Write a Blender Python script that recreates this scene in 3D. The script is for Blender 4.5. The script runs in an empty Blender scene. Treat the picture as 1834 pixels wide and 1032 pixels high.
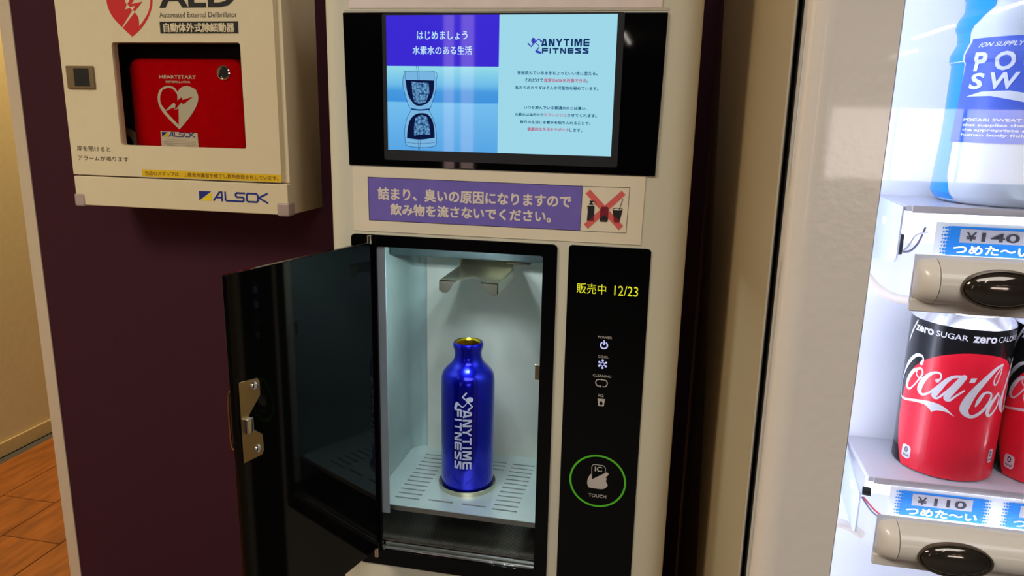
import bpy, bmesh, math, random
from mathutils import Vector, Matrix
random.seed(4)
S = bpy.context.scene
COL = S.collection

# ------------------------------------------------------------ camera, world, exposure, room lamps, added gap fill
cam_d = bpy.data.cameras.new('camera'); cam = bpy.data.objects.new('camera', cam_d); COL.objects.link(cam)
yaw, pit, rol = 0.20244272, -0.22827781, -0.02066933
R = Matrix.Rotation(yaw, 3, 'Z') @ Matrix.Rotation(pit, 3, 'X') @ Matrix.Rotation(rol, 3, 'Y')
right, fwd, up = R.col[0].copy(), R.col[1].copy(), R.col[2].copy()
M = Matrix((right, up, -fwd)).transposed().to_4x4(); M.translation = (0, -0.78, 1.38)
cam.matrix_world = M
cam_d.sensor_width = 36; cam_d.lens = 1330.6 / 1834 * 36; cam_d.clip_start = 0.02
S.camera = cam
S.view_settings.view_transform = 'Standard'; S.view_settings.look = 'None'
S.view_settings.exposure = 0.0; S.view_settings.gamma = 1.0; S.view_settings.use_curve_mapping = False
W = bpy.data.worlds.new('world'); S.world = W; W.use_nodes = True
W.node_tree.nodes['Background'].inputs[0].default_value = (1.0, 0.96, 0.94, 1)
W.node_tree.nodes['Background'].inputs[1].default_value = 0.14
S.cycles.max_bounces = 8

WARM = (1.0, 0.92, 0.76); NEUT = (0.96, 0.985, 1.0)
def area(name, loc, rot, sx, sy, power, color):
    l = bpy.data.lights.new(name, 'AREA'); l.shape = 'RECTANGLE'; l.size = sx; l.size_y = sy
    l.energy = power; l.color = color
    o = bpy.data.objects.new(name, l); COL.objects.link(o); o.location = loc; o.rotation_euler = rot
    return o
area('ceiling_light_gym', (0.45, -2.1, 2.62), (0, 0, 0), 1.6, 1.4, 33, NEUT)
area('ceiling_light_hall', (-1.75, -1.3, 2.62), (0, 0, 0), 0.9, 0.9, 49, WARM)
area('gap_fill_light', (0.045, 0.45, 2.62), (0, 0, 0), 0.25, 0.25, 5, (1.0, 0.9, 0.85))  # added fill without a fixture, brightens the gap between the two machines
area('ceiling_light_corridor', (-2.1, 2.2, 2.62), (0, 0, 0), 0.5, 1.2, 42, (1.0, 0.74, 0.36))

# ------------------------------------------------------------ materials
def lin(c): return tuple(((x/255)/12.92 if x/255 <= .04045 else ((x/255+.055)/1.055)**2.4) for x in c)
MATS = {}
def mat(name, rgb, rough=.5, metal=0, spec=.5, var=.05, nscale=30, bump=0, bscale=200, emit=0, emit_rgb=None, coat=0, alpha=1, trans=0, ior=1.45):
    if name in MATS: return MATS[name]
    m = bpy.data.materials.new(name); m.use_nodes = True; nt = m.node_tree; b = nt.nodes['Principled BSDF']
    c = lin(rgb)
    tc = nt.nodes.new('ShaderNodeTexCoord'); nz = nt.nodes.new('ShaderNodeTexNoise'); nz.inputs['Scale'].default_value = nscale
    nt.links.new(tc.outputs['Object'], nz.inputs['Vector'])
    cr = nt.nodes.new('ShaderNodeValToRGB')
    cr.color_ramp.elements[0].position = .3; cr.color_ramp.elements[1].position = .7
    cr.color_ramp.elements[0].color = tuple(x*(1-var) for x in c)+(1,)
    cr.color_ramp.elements[1].color = tuple(min(1, x*(1+var)) for x in c)+(1,)
    nt.links.new(nz.outputs['Fac'], cr.inputs['Fac']); nt.links.new(cr.outputs['Color'], b.inputs['Base Color'])
    b.inputs['Roughness'].default_value = rough; b.inputs['Metallic'].default_value = metal
    b.inputs['Specular IOR Level'].default_value = spec; b.inputs['IOR'].default_value = ior
    if coat: b.inputs['Coat Weight'].default_value = coat; b.inputs['Coat Roughness'].default_value = .04
    if trans: b.inputs['Transmission Weight'].default_value = trans
    if alpha < 1: b.inputs['Alpha'].default_value = alpha
    if emit:
        b.inputs['Emission Color'].default_value = lin(emit_rgb or rgb)+(1,); b.inputs['Emission Strength'].default_value = emit
    if bump:
        n2 = nt.nodes.new('ShaderNodeTexNoise'); n2.inputs['Scale'].default_value = bscale
        nt.links.new(tc.outputs['Object'], n2.inputs['Vector'])
        bp = nt.nodes.new('ShaderNodeBump'); bp.inputs['Strength'].default_value = bump; bp.inputs['Distance'].default_value = .001
        nt.links.new(n2.outputs['Fac'], bp.inputs['Height']); nt.links.new(bp.outputs['Normal'], b.inputs['Normal'])
    MATS[name] = m; return m
def screen_mat(name, rgb, k=1.0):      # a lit pixel area behind a glossy cover
    if name in MATS: return MATS[name]
    m = mat(name, (4, 4, 6), rough=.03, spec=.5, var=0, emit=k, emit_rgb=rgb); return m
def pane_mat(name, tint=(1, 1, 1), refl=1.0):
    m = bpy.data.materials.new(name); m.use_nodes = True; nt = m.node_tree; nt.nodes.clear()
    o = nt.nodes.new('ShaderNodeOutputMaterial'); mx = nt.nodes.new('ShaderNodeMixShader'); t = nt.nodes.new('ShaderNodeBsdfTransparent')
    g = nt.nodes.new('ShaderNodeBsdfGlossy'); f = nt.nodes.new('ShaderNodeFresnel'); f.inputs['IOR'].default_value = 1.45
    g.inputs['Roughness'].default_value = .02; t.inputs['Color'].default_value = tint+(1,)
    mu = nt.nodes.new('ShaderNodeMath'); mu.operation = 'MULTIPLY'; mu.inputs[1].default_value = refl
    nt.links.new(f.outputs[0], mu.inputs[0]); nt.links.new(mu.outputs[0], mx.inputs[0]); nt.links.new(t.outputs[0], mx.inputs[1]); nt.links.new(g.outputs[0], mx.inputs[2])
    nt.links.new(mx.outputs[0], o.inputs[0]); return m

# ------------------------------------------------------------ geometry helpers (inputs in millimetres)
ORG = {}
def reg(o, org): ORG[o.name] = Vector(org)
def empty(name, loc, label=None, cat=None, group=None):
    o = bpy.data.objects.new(name, None); COL.objects.link(o); o.location = Vector(loc)/1000; o.empty_display_size = .05
    reg(o, loc); tag(o, label, cat, group); return o
def tag(o, label=None, cat=None, group=None, kind=None):
    if label: o['label'] = label
    if cat: o['category'] = cat
    if group: o['group'] = group
    if kind: o['kind'] = kind
    return o
class MB:
    def __init__(s): s.v = []; s.f = []
    def add(s, vs, fs):
        n = len(s.v); s.v += [tuple(p) for p in vs]; s.f += [tuple(i+n for i in f) for f in fs]; return s
    def box(s, x0, x1, y0, y1, z0, z1):
        return s.add([(x0,y0,z0),(x1,y0,z0),(x1,y1,z0),(x0,y1,z0),(x0,y0,z1),(x1,y0,z1),(x1,y1,z1),(x0,y1,z1)],
            [(0,3,2,1),(4,5,6,7),(0,1,5,4),(1,2,6,5),(2,3,7,6),(3,0,4,7)])
    def loft(s, loops, cap0=True, cap1=True, closed=True):
        n = len(loops[0]); vs = [p for l in loops for p in l]; fs = []
        for k in range(len(loops)-1):
            for i in range(n if closed else n-1):
                j = (i+1) % n; fs.append((k*n+i, k*n+j, (k+1)*n+j, (k+1)*n+i))
        if cap0: fs.append(tuple(range(n))[::-1])
        if cap1: fs.append(tuple(range((len(loops)-1)*n, len(loops)*n)))
        return s.add(vs, fs)
    def lathe(s, cx, cy, prof, seg=48, axis='Z', cap0=False, cap1=False):
        loops = []
        for r, z in prof:
            if axis == 'Z': loops.append([(cx+r*math.cos(2*math.pi*i/seg), cy+r*math.sin(2*math.pi*i/seg), z) for i in range(seg)])
            else: loops.append([(cx+r*math.cos(2*math.pi*i/seg), z, cy+r*math.sin(2*math.pi*i/seg)) for i in range(seg)])
        return s.loft(loops, cap0, cap1)
    def tube(s, pts, r, seg=10):
        P = [Vector(p) for p in smooth(pts, 5)] if len(pts) > 2 else [Vector(p) for p in pts]
        loops = []; t0 = None
        for i, p in enumerate(P):
            t = (P[min(i+1, len(P)-1)]-P[max(i-1, 0)]).normalized()
            a = t.orthogonal().normalized() if t0 is None else (t0 - t*t0.dot(t)).normalized()
            t0 = a; b = t.cross(a)
            loops.append([tuple(p + (a*math.cos(2*math.pi*k/seg)+b*math.sin(2*math.pi*k/seg))*r) for k in range(seg)])
        return s.loft(loops)
    def build(s, name, m, parent=None, loc=None, smooth_=False, bevel=0, bseg=2, label=None):
        if loc is None: loc = ORG[parent.name] if parent else (0, 0, 0)
        L = Vector(loc)
        me = bpy.data.meshes.new(name); me.from_pydata([tuple((Vector(p)-L)/1000) for p in s.v], [], s.f); me.validate(); me.update()
        bm = bmesh.new(); bm.from_mesh(me)
        if not getattr(s, 'flat', False): bmesh.ops.remove_doubles(bm, verts=bm.verts, dist=1e-6); bmesh.ops.recalc_face_normals(bm, faces=bm.faces)
        bm.to_mesh(me); bm.free()
        o = bpy.data.objects.new(name, me); COL.objects.link(o)
        if m: me.materials.append(m)
        if parent is None: o.location = L/1000
        else: o.parent = parent
        reg(o, loc)
        if bevel:
            b = o.modifiers.new('bevel', 'BEVEL'); b.width = bevel/1000; b.segments = bseg; b.limit_method = 'ANGLE'; b.angle_limit = .6; b.use_clamp_overlap = True
            for p in me.polygons: p.use_smooth = True
            w = o.modifiers.new('wn', 'WEIGHTED_NORMAL'); w.keep_sharp = True
        elif smooth_:
            for p in me.polygons: p.use_smooth = True
            try: me.set_sharp_from_angle(angle=.7)
            except Exception: pass
        if label: o['label'] = label
        return o
def smooth(pts, n=4):
    out = []
    for i in range(len(pts)-1):
        p0, p1, p2, p3 = pts[max(i-1, 0)], pts[i], pts[i+1], pts[min(i+2, len(pts)-1)]
        for k in range(n):
            t = k/n
            out.append(tuple(.5*((2*b)+(-a+c)*t+(2*a-5*b+4*c-d)*t*t+(-a+3*b-3*c+d)*t**3) for a, b, c, d in zip(p0, p1, p2, p3)))
    out.append(tuple(pts[-1])); return out
def rrect(x0, x1, z0, z1, r, n=5):
    out = []
    for cx, cz, a in ((x1-r, z1-r, 0), (x0+r, z1-r, 90), (x0+r, z0+r, 180), (x1-r, z0+r, 270)):
        for k in range(n+1):
            t = math.radians(a+90*k/n); out.append((cx+r*math.cos(t), cz+r*math.sin(t)))
    return out
def csmooth(pts, n=4, lim=42):      # round off a traced outline, keeping its real corners
    N = len(pts); P = [tuple(p[:2]) for p in pts]; out = []
    def corner(i):
        a, b, c = P[i-1], P[i], P[(i+1) % N]
        d = math.degrees(abs(math.atan2((b[0]-a[0])*(c[1]-b[1])-(b[1]-a[1])*(c[0]-b[0]), (b[0]-a[0])*(c[0]-b[0])+(b[1]-a[1])*(c[1]-b[1]))))
        return d > lim
    C = [corner(i) for i in range(N)]
    for i in range(N):
        p1, p2 = P[i], P[(i+1) % N]; p0 = p1 if C[i] else P[i-1]; p3 = p2 if C[(i+1) % N] else P[(i+2) % N]
        for k in range(n):
            t = k/n; out.append(tuple(.5*((2*b)+(-a+c)*t+(2*a-5*b+4*c-d)*t*t+(-a+3*b-3*c+d)*t**3) for a, b, c, d in zip(p0, p1, p2, p3)))
    return out
def circ(cx, cz, r, n=32, rz=None): return [(cx+r*math.cos(2*math.pi*k/n), cz+(rz or r)*math.sin(2*math.pi*k/n)) for k in range(n)]
class Flat:
    """2-D print or plate outline: faces in (u, v)."""
    def __init__(s): s.v = []; s.f = []; s.k = 0
    def lay(s): s.k = (s.k+1) % 11; return s.k*.012      # overlapping pieces of print never share one plane
    def _mesh(s, me, f=None):
        n = len(s.v); l = s.lay(); s.v += [((v.co.x, v.co.y) if f is None else f(v.co.x, v.co.y))[:2]+(l,) for v in me.vertices]
        s.f += [tuple(i+n for i in p.vertices) for p in me.polygons]
    def poly(s, outer, holes=()):
        cu = bpy.data.curves.new('tmp', 'CURVE'); cu.dimensions = '2D'; cu.fill_mode = 'FRONT'
        for l in [outer]+list(holes):
            sp = cu.splines.new('POLY'); sp.points.add(len(l)-1); sp.use_cyclic_u = True
            for i, p in enumerate(l): sp.points[i].co = (p[0]/100, p[1]/100, 0, 1)
        o = bpy.data.objects.new('tmp', cu); me = bpy.data.meshes.new_from_object(o)
        s._mesh(me, lambda x, y: (x*100, y*100))
        bpy.data.objects.remove(o); bpy.data.curves.remove(cu); bpy.data.meshes.remove(me); return s
    def conv(s, pts): n = len(s.v); l = s.lay(); s.v += [(p[0], p[1], l) for p in pts]; s.f.append(tuple(range(n, n+len(pts)))); return s
    def rect(s, x0, x1, z0, z1): return s.conv([(x0,z0),(x1,z0),(x1,z1),(x0,z1)])
    def disc(s, cx, cz, r, n=20, rz=None): return s.conv(circ(cx, cz, r, n, rz))
    def ring(s, cx, cz, r, w, n=48, a0=0, a1=360):
        k = len(s.v); m = n+1; l = s.lay()
        for i in range(m):
            t = math.radians(a0+(a1-a0)*i/n); s.v += [(cx+(r-w/2)*math.cos(t), cz+(r-w/2)*math.sin(t), l), (cx+(r+w/2)*math.cos(t), cz+(r+w/2)*math.sin(t), l)]
        s.f += [(k+2*i, k+2*i+1, k+2*i+3, k+2*i+2) for i in range(n)]; return s
    def stroke(s, pts, w=None, sm=True, cap=True):
        pts = [(p[0], p[1], (p[2] if len(p) > 2 else w)) for p in pts]
        P = smooth(pts, 5) if sm and len(pts) > 2 else pts
        n0 = len(s.v); lay_ = s.lay()
        for i, p in enumerate(P):
            a, b = P[max(i-1, 0)], P[min(i+1, len(P)-1)]
            dx, dy = b[0]-a[0], b[1]-a[1]; l = math.hypot(dx, dy) or 1; h = p[2]/2
            s.v += [(p[0]-dy/l*h, p[1]+dx/l*h, lay_), (p[0]+dy/l*h, p[1]-dx/l*h, lay_)]
        s.f += [(n0+2*i, n0+2*i+1, n0+2*i+3, n0+2*i+2) for i in range(len(P)-1)]
        if cap:
            for p in (P[0], P[-1]): s.disc(p[0], p[1], p[2]/2, 12)
        return s
    def bar(s, a, b, w):
        dx, dy = b[0]-a[0], b[1]-a[1]; l = math.hypot(dx, dy); ux, uy = dx/l*w/2, dy/l*w/2
        return s.conv([(a[0]-ux-uy, a[1]-uy+ux), (a[0]-ux+uy, a[1]-uy-ux), (b[0]+ux+uy, b[1]+uy-ux), (b[0]+ux-uy, b[1]+uy+ux)])
    def text(s, body, x0, x1, z0, z1, bold=0, rot=0, shear=0):
        """fit the text's outline box to x0..x1, z0..z1; rot=1 turns it to read downwards"""
        cu = bpy.data.curves.new('tmp', 'FONT'); cu.body = body; cu.size = 1; cjk = any(ord(c) > 0x2000 for c in body); cu.offset = 0 if cjk and bold > 0 else bold; cu.resolution_u = 3; cu.shear = shear
        o = bpy.data.objects.new('tmp', cu); COL.objects.link(o); me = bpy.data.meshes.new_from_object(o)
        if me.vertices:
            xs = [v.co.x for v in me.vertices]; ys = [v.co.y for v in me.vertices]; a, b, c, d = min(xs), max(xs), min(ys), max(ys)
            if rot: fn = lambda x, y: (x0+(y-c)/(d-c)*(x1-x0), z1-(x-a)/(b-a)*(z1-z0))
            else: fn = lambda x, y: (x0+(x-a)/(b-a)*(x1-x0), z0+(y-c)/(d-c)*(z1-z0))
            if cjk and bold > 0:      # dense characters: thicken by shifted copies
                k = bold*(x1-x0)/(b-a)
                for dx, dz in ((0, 0), (-k, -k), (k, -k), (-k, k), (k, k)): s._mesh(me, lambda x, y: (fn(x, y)[0]+dx, fn(x, y)[1]+dz))
            else: s._mesh(me, fn)
        bpy.data.objects.remove(o); bpy.data.curves.remove(cu); bpy.data.meshes.remove(me); return s
    def put(s, name, m, parent, fn, loc=None, label=None, slice_=0):
        """fn(u, v) -> (x, y, z); slice_ cuts the faces at that spacing in u so that they can wrap a cylinder"""
        if slice_:
            bm = bmesh.new(); vs = [bm.verts.new(p) for p in s.v]
            for f in s.f:
                try: bm.faces.new([vs[i] for i in f])
                except ValueError: pass
            u0, u1 = min(p[0] for p in s.v), max(p[0] for p in s.v); k = math.floor(u0/slice_)+1
            while k*slice_ < u1:
                bmesh.ops.bisect_plane(bm, geom=bm.verts[:]+bm.edges[:]+bm.faces[:], plane_co=(k*slice_, 0, 0), plane_no=(1, 0, 0)); k += 1
            bm.verts.index_update(); V = [tuple(v.co) for v in bm.verts]; F = [[v.index for v in f.verts] for f in bm.faces]; bm.free()
        else: V, F = s.v, s.f
        b = MB(); b.flat = True; b.v = [fn(*p) for p in V]; b.f = [tuple(f) for f in F]
        return b.build(name, m, parent, loc, label=label)
    def solid(s, name, m, parent, fn, t, loc=None, bevel=0, label=None, smooth_=False):
        """thicken: fn(u, v, w) with w in 0..t"""
        bm = bmesh.new(); vs = [bm.verts.new((p[0], p[1], 0)) for p in s.v]
        for f in s.f:
            try: bm.faces.new([vs[i] for i in f])
            except ValueError: pass
        bmesh.ops.remove_doubles(bm, verts=bm.verts, dist=1e-5)
        r = bmesh.ops.extrude_face_region(bm, geom=bm.faces[:])
        for v in [g for g in r['geom'] if isinstance(g, bmesh.types.BMVert)]: v.co.z = t
        bmesh.ops.dissolve_limit(bm, angle_limit=.001, verts=bm.verts, edges=bm.edges)
        bm.verts.index_update(); b = MB(); b.v = [fn(v.co.x, v.co.y, v.co.z) for v in bm.verts]; b.f = [tuple(v.index for v in f.verts) for f in bm.faces]; bm.free()
        return b.build(name, m, parent, loc, smooth_=smooth_, bevel=bevel, label=label)
def front(Y): return lambda u, v, l=0: (u, Y-l, v)
def slab(Y): return lambda u, v, w: (u, Y+w, v)
def wrap(cx, cy, r): return lambda u, v, l=0: (cx+(r+l)*math.sin(u/r), cy-(r+l)*math.cos(u/r), v)
GLY = {'A': [[(0,0),(.34,1),(.66,1),(1,0)],[(.15,.12),(.85,.12)]], 'N': [[(0,0),(0,1),(.2,1),(.8,0),(1,0),(1,1)]], 'Y': [[(0,1),(.5,.45),(1,1)],[(.5,.45),(.5,0)]],
    'T': [[(0,1),(1,1)],[(.5,.72),(.5,0)]], 'I': [[(.5,0),(.5,1)]], 'M': [[(0,0),(0,1),(.2,1),(.5,.1),(.8,1),(1,1),(1,0)]],
    'E': [[(1,1),(.1,1),(0,.85),(0,.15),(.1,0),(1,0)],[(.15,.5),(1,.5)]], 'F': [[(1,1),(.1,1),(0,.85),(0,0)],[(.15,.5),(1,.5)]], 'S': [[(1,1),(0,1),(0,.8),(1,.35),(1,0),(0,0)]]}
def block_word(fl, word, x0, x1, z0, z1, w, gap=.22, rot=0, slit=True):
    n = sum(.35 if c == 'I' else (1.25 if c == 'M' else 1) for c in word)+gap*(len(word)-1)*1.3; L = (x1-x0) if not rot else (z1-z0); H = (z1-z0) if not rot else (x1-x0)
    k = L/n; x = 0
    for c in word:
        wd = (.35 if c == 'I' else (1.25 if c == 'M' else 1))*k
        for pl in GLY[c]:
            pp = []
            for a, b in pl:
                u = x+w/2+a*(wd-w) if c != 'I' else x+wd/2; v = w/2+b*(H-w)
                pp.append((u, v))
            for p, q in zip(pp, pp[1:]):
                P_ = [((x0+p[0], z0+p[1]) if not rot else (x0+p[1], z1-p[0])) for p in (p, q)]
                fl.bar(P_[0], P_[1], w*.92)
        x += wd+gap*1.3*k
    return fl
# traced outlines (millimetres on their surfaces)
TRACE = {
'cup':[(-280.6,1423.1),(-282.4,1412.9),(-281.5,1404.9),(-278.3,1394.2),(-273.0,1384.4),(-254.1,1384.5),(-249.2,1393.7),(-246.1,1404.5),(-245.5,1413.3),(-247.2,1423.0),(-280.6,1423.1)],
'cup_in':[(-279.9,1422.7),(-279.5,1413.8)],
'cup_in2':[(-247.4,1422.5),(-247.7,1414.2)],
'water':[(-279.5,1414.5),(-247.7,1414.2),(-248.2,1404.4),(-250.7,1396.4),(-256.0,1390.5),(-263.7,1387.9),(-269.6,1389.4),(-275.3,1396.0),(-278.1,1404.0)],
'foam':[(-272.7,1413.0),(-262.6,1411.8),(-253.9,1411.9),(-253.0,1401.7),(-256.9,1391.8),(-264.7,1389.7),(-270.0,1392.5),(-271.9,1401.4)],
'cupb':[(-273.5,1383.4),(-278.0,1375.2),(-280.8,1364.2),(-280.7,1353.2),(-278.4,1345.9),(-263.1,1344.4),(-247.3,1346.3),(-245.5,1355.0),(-246.4,1366.8),(-249.8,1376.7),(-253.9,1383.8)],
'waterb':[(-278.6,1353.7),(-277.6,1364.3),(-274.6,1373.5),(-268.7,1379.0),(-261.9,1380.5),(-255.1,1379.3),(-249.8,1373.1),(-247.6,1363.1),(-247.4,1355.0),(-263.0,1352.7)],
'foamb':[(-270.4,1356.7),(-270.3,1366.3),(-268.7,1375.4),(-261.9,1378.7),(-256.1,1376.6),(-253.2,1368.5),(-252.3,1358.0),(-262.0,1358.1)],
'jet1':[(-267.4,1428.5),(-266.3,1422.8),(-265.9,1414.9)],
'jet2':[(-265.1,1428.6),(-264.4,1422.8),(-264.0,1414.9)],
'jet3':[(-265.8,1352.7),(-265.6,1342.1)],
'jet4':[(-263.2,1352.7),(-264.3,1342.1)],
'foot':[(-273.0,1384.5),(-263.8,1383.6),(-253.1,1384.7)],
'rim':[(-278.3,1349.1),(-263.1,1348.6),(-247.3,1349.9)],
'k_bottle':[(-81.1,1289.4),(-73.5,1289.6),(-73.5,1284.5),(-73.5,1273.6),(-80.9,1273.5),(-80.3,1283.9)],
'k_cap':[(-78.8,1294.8),(-75.0,1294.8),(-75.1,1293.6),(-76.0,1293.3),(-75.8,1291.8),(-74.9,1291.6),(-74.8,1290.3),(-79.3,1290.5),(-79.2,1291.9),(-78.1,1292.1),(-78.0,1293.3),(-78.8,1293.5)],
'k_ring':[(-75.0,1294.4),(-72.9,1294.2),(-71.8,1293.0),(-72.5,1291.5),(-73.8,1291.4)],
'k_carton':[(-66.0,1288.9),(-59.9,1289.2),(-58.8,1287.2),(-58.9,1274.7),(-67.5,1274.5),(-67.2,1286.3)],
'k_cbase':[(-67.4,1274.3),(-59.1,1274.5),(-59.7,1273.1),(-66.8,1273.1)],
'k_cup':[(-54.4,1285.9),(-44.3,1285.8),(-45.3,1280.7),(-47.0,1273.2),(-52.3,1273.2),(-53.5,1280.3)],
'k_lid':[(-54.8,1286.9),(-53.3,1288.1),(-49.3,1288.5),(-45.2,1288.3),(-43.8,1287.1),(-45.1,1285.5),(-49.1,1284.8),(-53.4,1285.2)],
'k_lid2':[(-54.1,1286.8),(-52.3,1287.7),(-49.3,1288.0),(-45.7,1287.8),(-44.6,1287.1),(-46.1,1286.0),(-49.1,1285.5),(-52.9,1285.7)],
'k_straw':[(-44.5,1297.7),(-47.7,1286.4)],
'k_x1':[(-78.8,1306.4),(-42.7,1269.8),(-47.0,1265.0),(-83.4,1301.9)],
'k_x2':[(-46.2,1306.5),(-42.0,1302.4),(-79.5,1264.9),(-83.8,1269.6)],
'k_red1':[(-73.5,1279.6),(-73.4,1273.6),(-79.6,1273.5)],
'k_red2':[(-66.0,1288.9),(-59.9,1289.2),(-58.8,1287.2),(-58.6,1277.0),(-62.8,1280.4),(-67.2,1276.1),(-67.2,1286.3)],
'k_red3':[(-53.5,1280.3),(-46.9,1276.0),(-47.2,1273.2),(-52.3,1273.2)],
'h_main':[(-1134.7,1593.3),(-1134.9,1587.1),(-1133.3,1577.0),(-1127.8,1563.7),(-1118.8,1552.0),(-1105.3,1538.5),(-1077.8,1571.1),(-1082.9,1575.4),(-1094.9,1572.0),(-1089.7,1581.6),(-1093.0,1589.0),(-1091.7,1592.8)],
'h_bolt':[(-1080.1,1592.7),(-1087.7,1582.8),(-1082.7,1577.0),(-1070.4,1579.6),(-1076.3,1571.5),(-1072.5,1568.4),(-1052.9,1587.1),(-1078.8,1582.7),(-1070.3,1592.6)],
'h_low':[(-1072.7,1566.9),(-1103.7,1537.1),(-1083.3,1520.2),(-1073.3,1530.8),(-1066.2,1540.1),(-1064.8,1548.6),(-1066.1,1558.7)],
'h_ring':[(-1034.3,1592.3),(-1035.9,1582.3),(-1041.5,1567.8),(-1052.3,1553.2),(-1064.7,1540.9),(-1081.2,1526.9),(-1083.3,1520.2),(-1065.7,1532.3),(-1049.1,1548.6),(-1037.1,1566.2),(-1031.5,1580.8),(-1029.7,1592.2)],
'b_out':[(-1024.0,1414.1),(-1030.9,1423.3),(-1044.5,1426.3),(-1058.7,1423.0),(-1068.9,1413.5),(-1072.7,1397.4),(-1067.7,1378.7),(-1052.3,1360.2),(-1026.5,1336.4),(-1001.1,1361.2),(-982.1,1385.6),(-975.9,1404.2),(-980.7,1420.0),(-998.4,1426.3),(-1014.0,1423.5)],
'b_in':[(-1025.1,1408.8),(-1034.3,1419.8),(-1046.4,1421.8),(-1059.2,1417.6),(-1065.7,1405.6),(-1065.7,1389.5),(-1055.4,1376.3),(-1033.8,1391.4),(-1026.7,1384.8)],
'b_bolt':[(-1025.1,1408.8),(-1025.7,1396.0),(-1015.8,1403.1),(-1013.2,1397.8),(-988.1,1404.9),(-1012.4,1389.1),(-1016.7,1393.0),(-1033.7,1376.7),(-1035.3,1382.0),(-1055.5,1375.7),(-1035.4,1391.4),(-1029.7,1386.1)],
'b_in2':[(-1055.7,1373.6),(-1036.3,1382.0),(-1032.1,1376.7),(-1024.6,1380.8),(-1027.2,1345.8)],
'hand':[(-63.8,985.2),(-62.7,977.9),(-52.2,984.9),(-46.4,988.5),(-44.3,988.0),(-44.1,985.9),(-46.9,982.3),(-45.6,980.9),(-46.3,978.2),(-45.2,974.9),(-43.9,973.5),(-45.9,969.9),(-50.6,967.4),(-61.8,967.4),(-65.9,968.0),(-67.5,972.9),(-66.8,979.1)],
'card':[(-62.5,977.9),(-63.2,993.5),(-61.9,996.3),(-59.1,996.8),(-50.4,996.7),(-47.7,994.1),(-47.6,988.1)],
'cyc1':[(-57.1,1098.0,1),(-61.1,1096.7),(-61.8,1093.6),(-59.7,1090.8),(-57.5,1090.4)],
'cyc2':[(-55.0,1097.9),(-51.1,1097.2),(-50.3,1094.5),(-51.8,1091.5),(-55.4,1090.6)],
'pwr':[(-56.1,1138.3)],
'snow':[(-56.6,1116.4)],
'hcup':[(-59.7,1075.5),(-52.9,1075.7),(-54.0,1067.5),(-58.9,1067.4)],
'drop':[(-55.9,1071.6)],
'cool':[(-61.6,1125.8),(-51.0,1123.8)],
'clean':[(-66.0,1104.1),(-46.5,1101.7)],
'power':[(-62.9,1148.1),(-48.7,1145.9)],
'h2':[(-59.2,1081.6),(-53.9,1078.2)],
'disp1':[(-88.3,1205.1),(-57.8,1194.6)],
'disp2':[(-48.3,1204.5),(-23.8,1194.8)],
'r_head':[(-142.7,1454.2)],
'r_arm':[(-148.0,1451.3,28),(-144.7,1448.5,30),(-141.2,1452.4,18),(-136.9,1456.1,26),(-134.4,1453.3,36)],
'r_leg':[(-141.2,1452.6,12),(-138.1,1450.5,14),(-136.6,1448.3,16),(-138.8,1445.1,26),(-139.2,1443.9,46),(-135.0,1442.5,40)],
'kcor':[(-86.8,1309.2),(-38.1,1309.8),(-39.3,1262.5),(-87.7,1262.4)],
'alsok':[(-957.3,1213.6),(-928.5,1213.6),(-930.1,1193.4),(-959.1,1193.1),(-924.1,1212.8),(-925.8,1191.4),(-804.1,1213.8),(-805.3,1193.6)],
'labels':[(-1072.3,1332.0),(-983.7,1329.8),(-983.1,1300.8),(-1072.0,1302.5),(-1069.4,1329.4),(-1062.5,1319.2),(-1056.9,1328.9),(-1010.8,1320.5)],
'btext':[(-1064.0,1448.0),(-977.4,1441.0),(-1050.3,1436.3),(-991.8,1432.5),(-914.7,1454.6),(-1137.0,1479.2),(-878.7,1483.1),(-1170.4,1294.2),(-870.3,1301.3)],
'aedt':[(-1015.9,1574.5),(-974.5,1574.2),(-947.0,1575.6),(-913.1,1575.3),(-884.0,1575.6),(-847.5,1576.6),(-1016.9,1564.7),(-845.9,1556.7),(-1018.5,1548.3),(-844.4,1525.9),(-1009.5,1543.5),(-853.3,1529.1)],
'atxt':[(-1243.1,1297.2),(-1160.7,1288.1),(-1243.4,1277.4),(-1119.0,1267.6),(-1246.3,1460.8),(-1180.9,1463.8),(-1180.3,1417.8),(-1243.6,1414.8),(-1226.3,1457.5),(-1189.7,1457.8),(-1190.1,1422.1),(-1227.1,1419.8)],
'ayel':[(-1089.2,1253.3),(-768.0,1253.1),(-768.8,1238.3),(-1089.3,1238.6)],
'guard':[(-1258.8,1195.2),(-1236.7,1195.5),(-1236.8,1171.7),(-781.6,1196.8),(-745.8,1196.2),(-748.6,1173.6)],
'cavframe':[(-368.7,1143.0),(-367.3,1088.4)],
}

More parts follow.
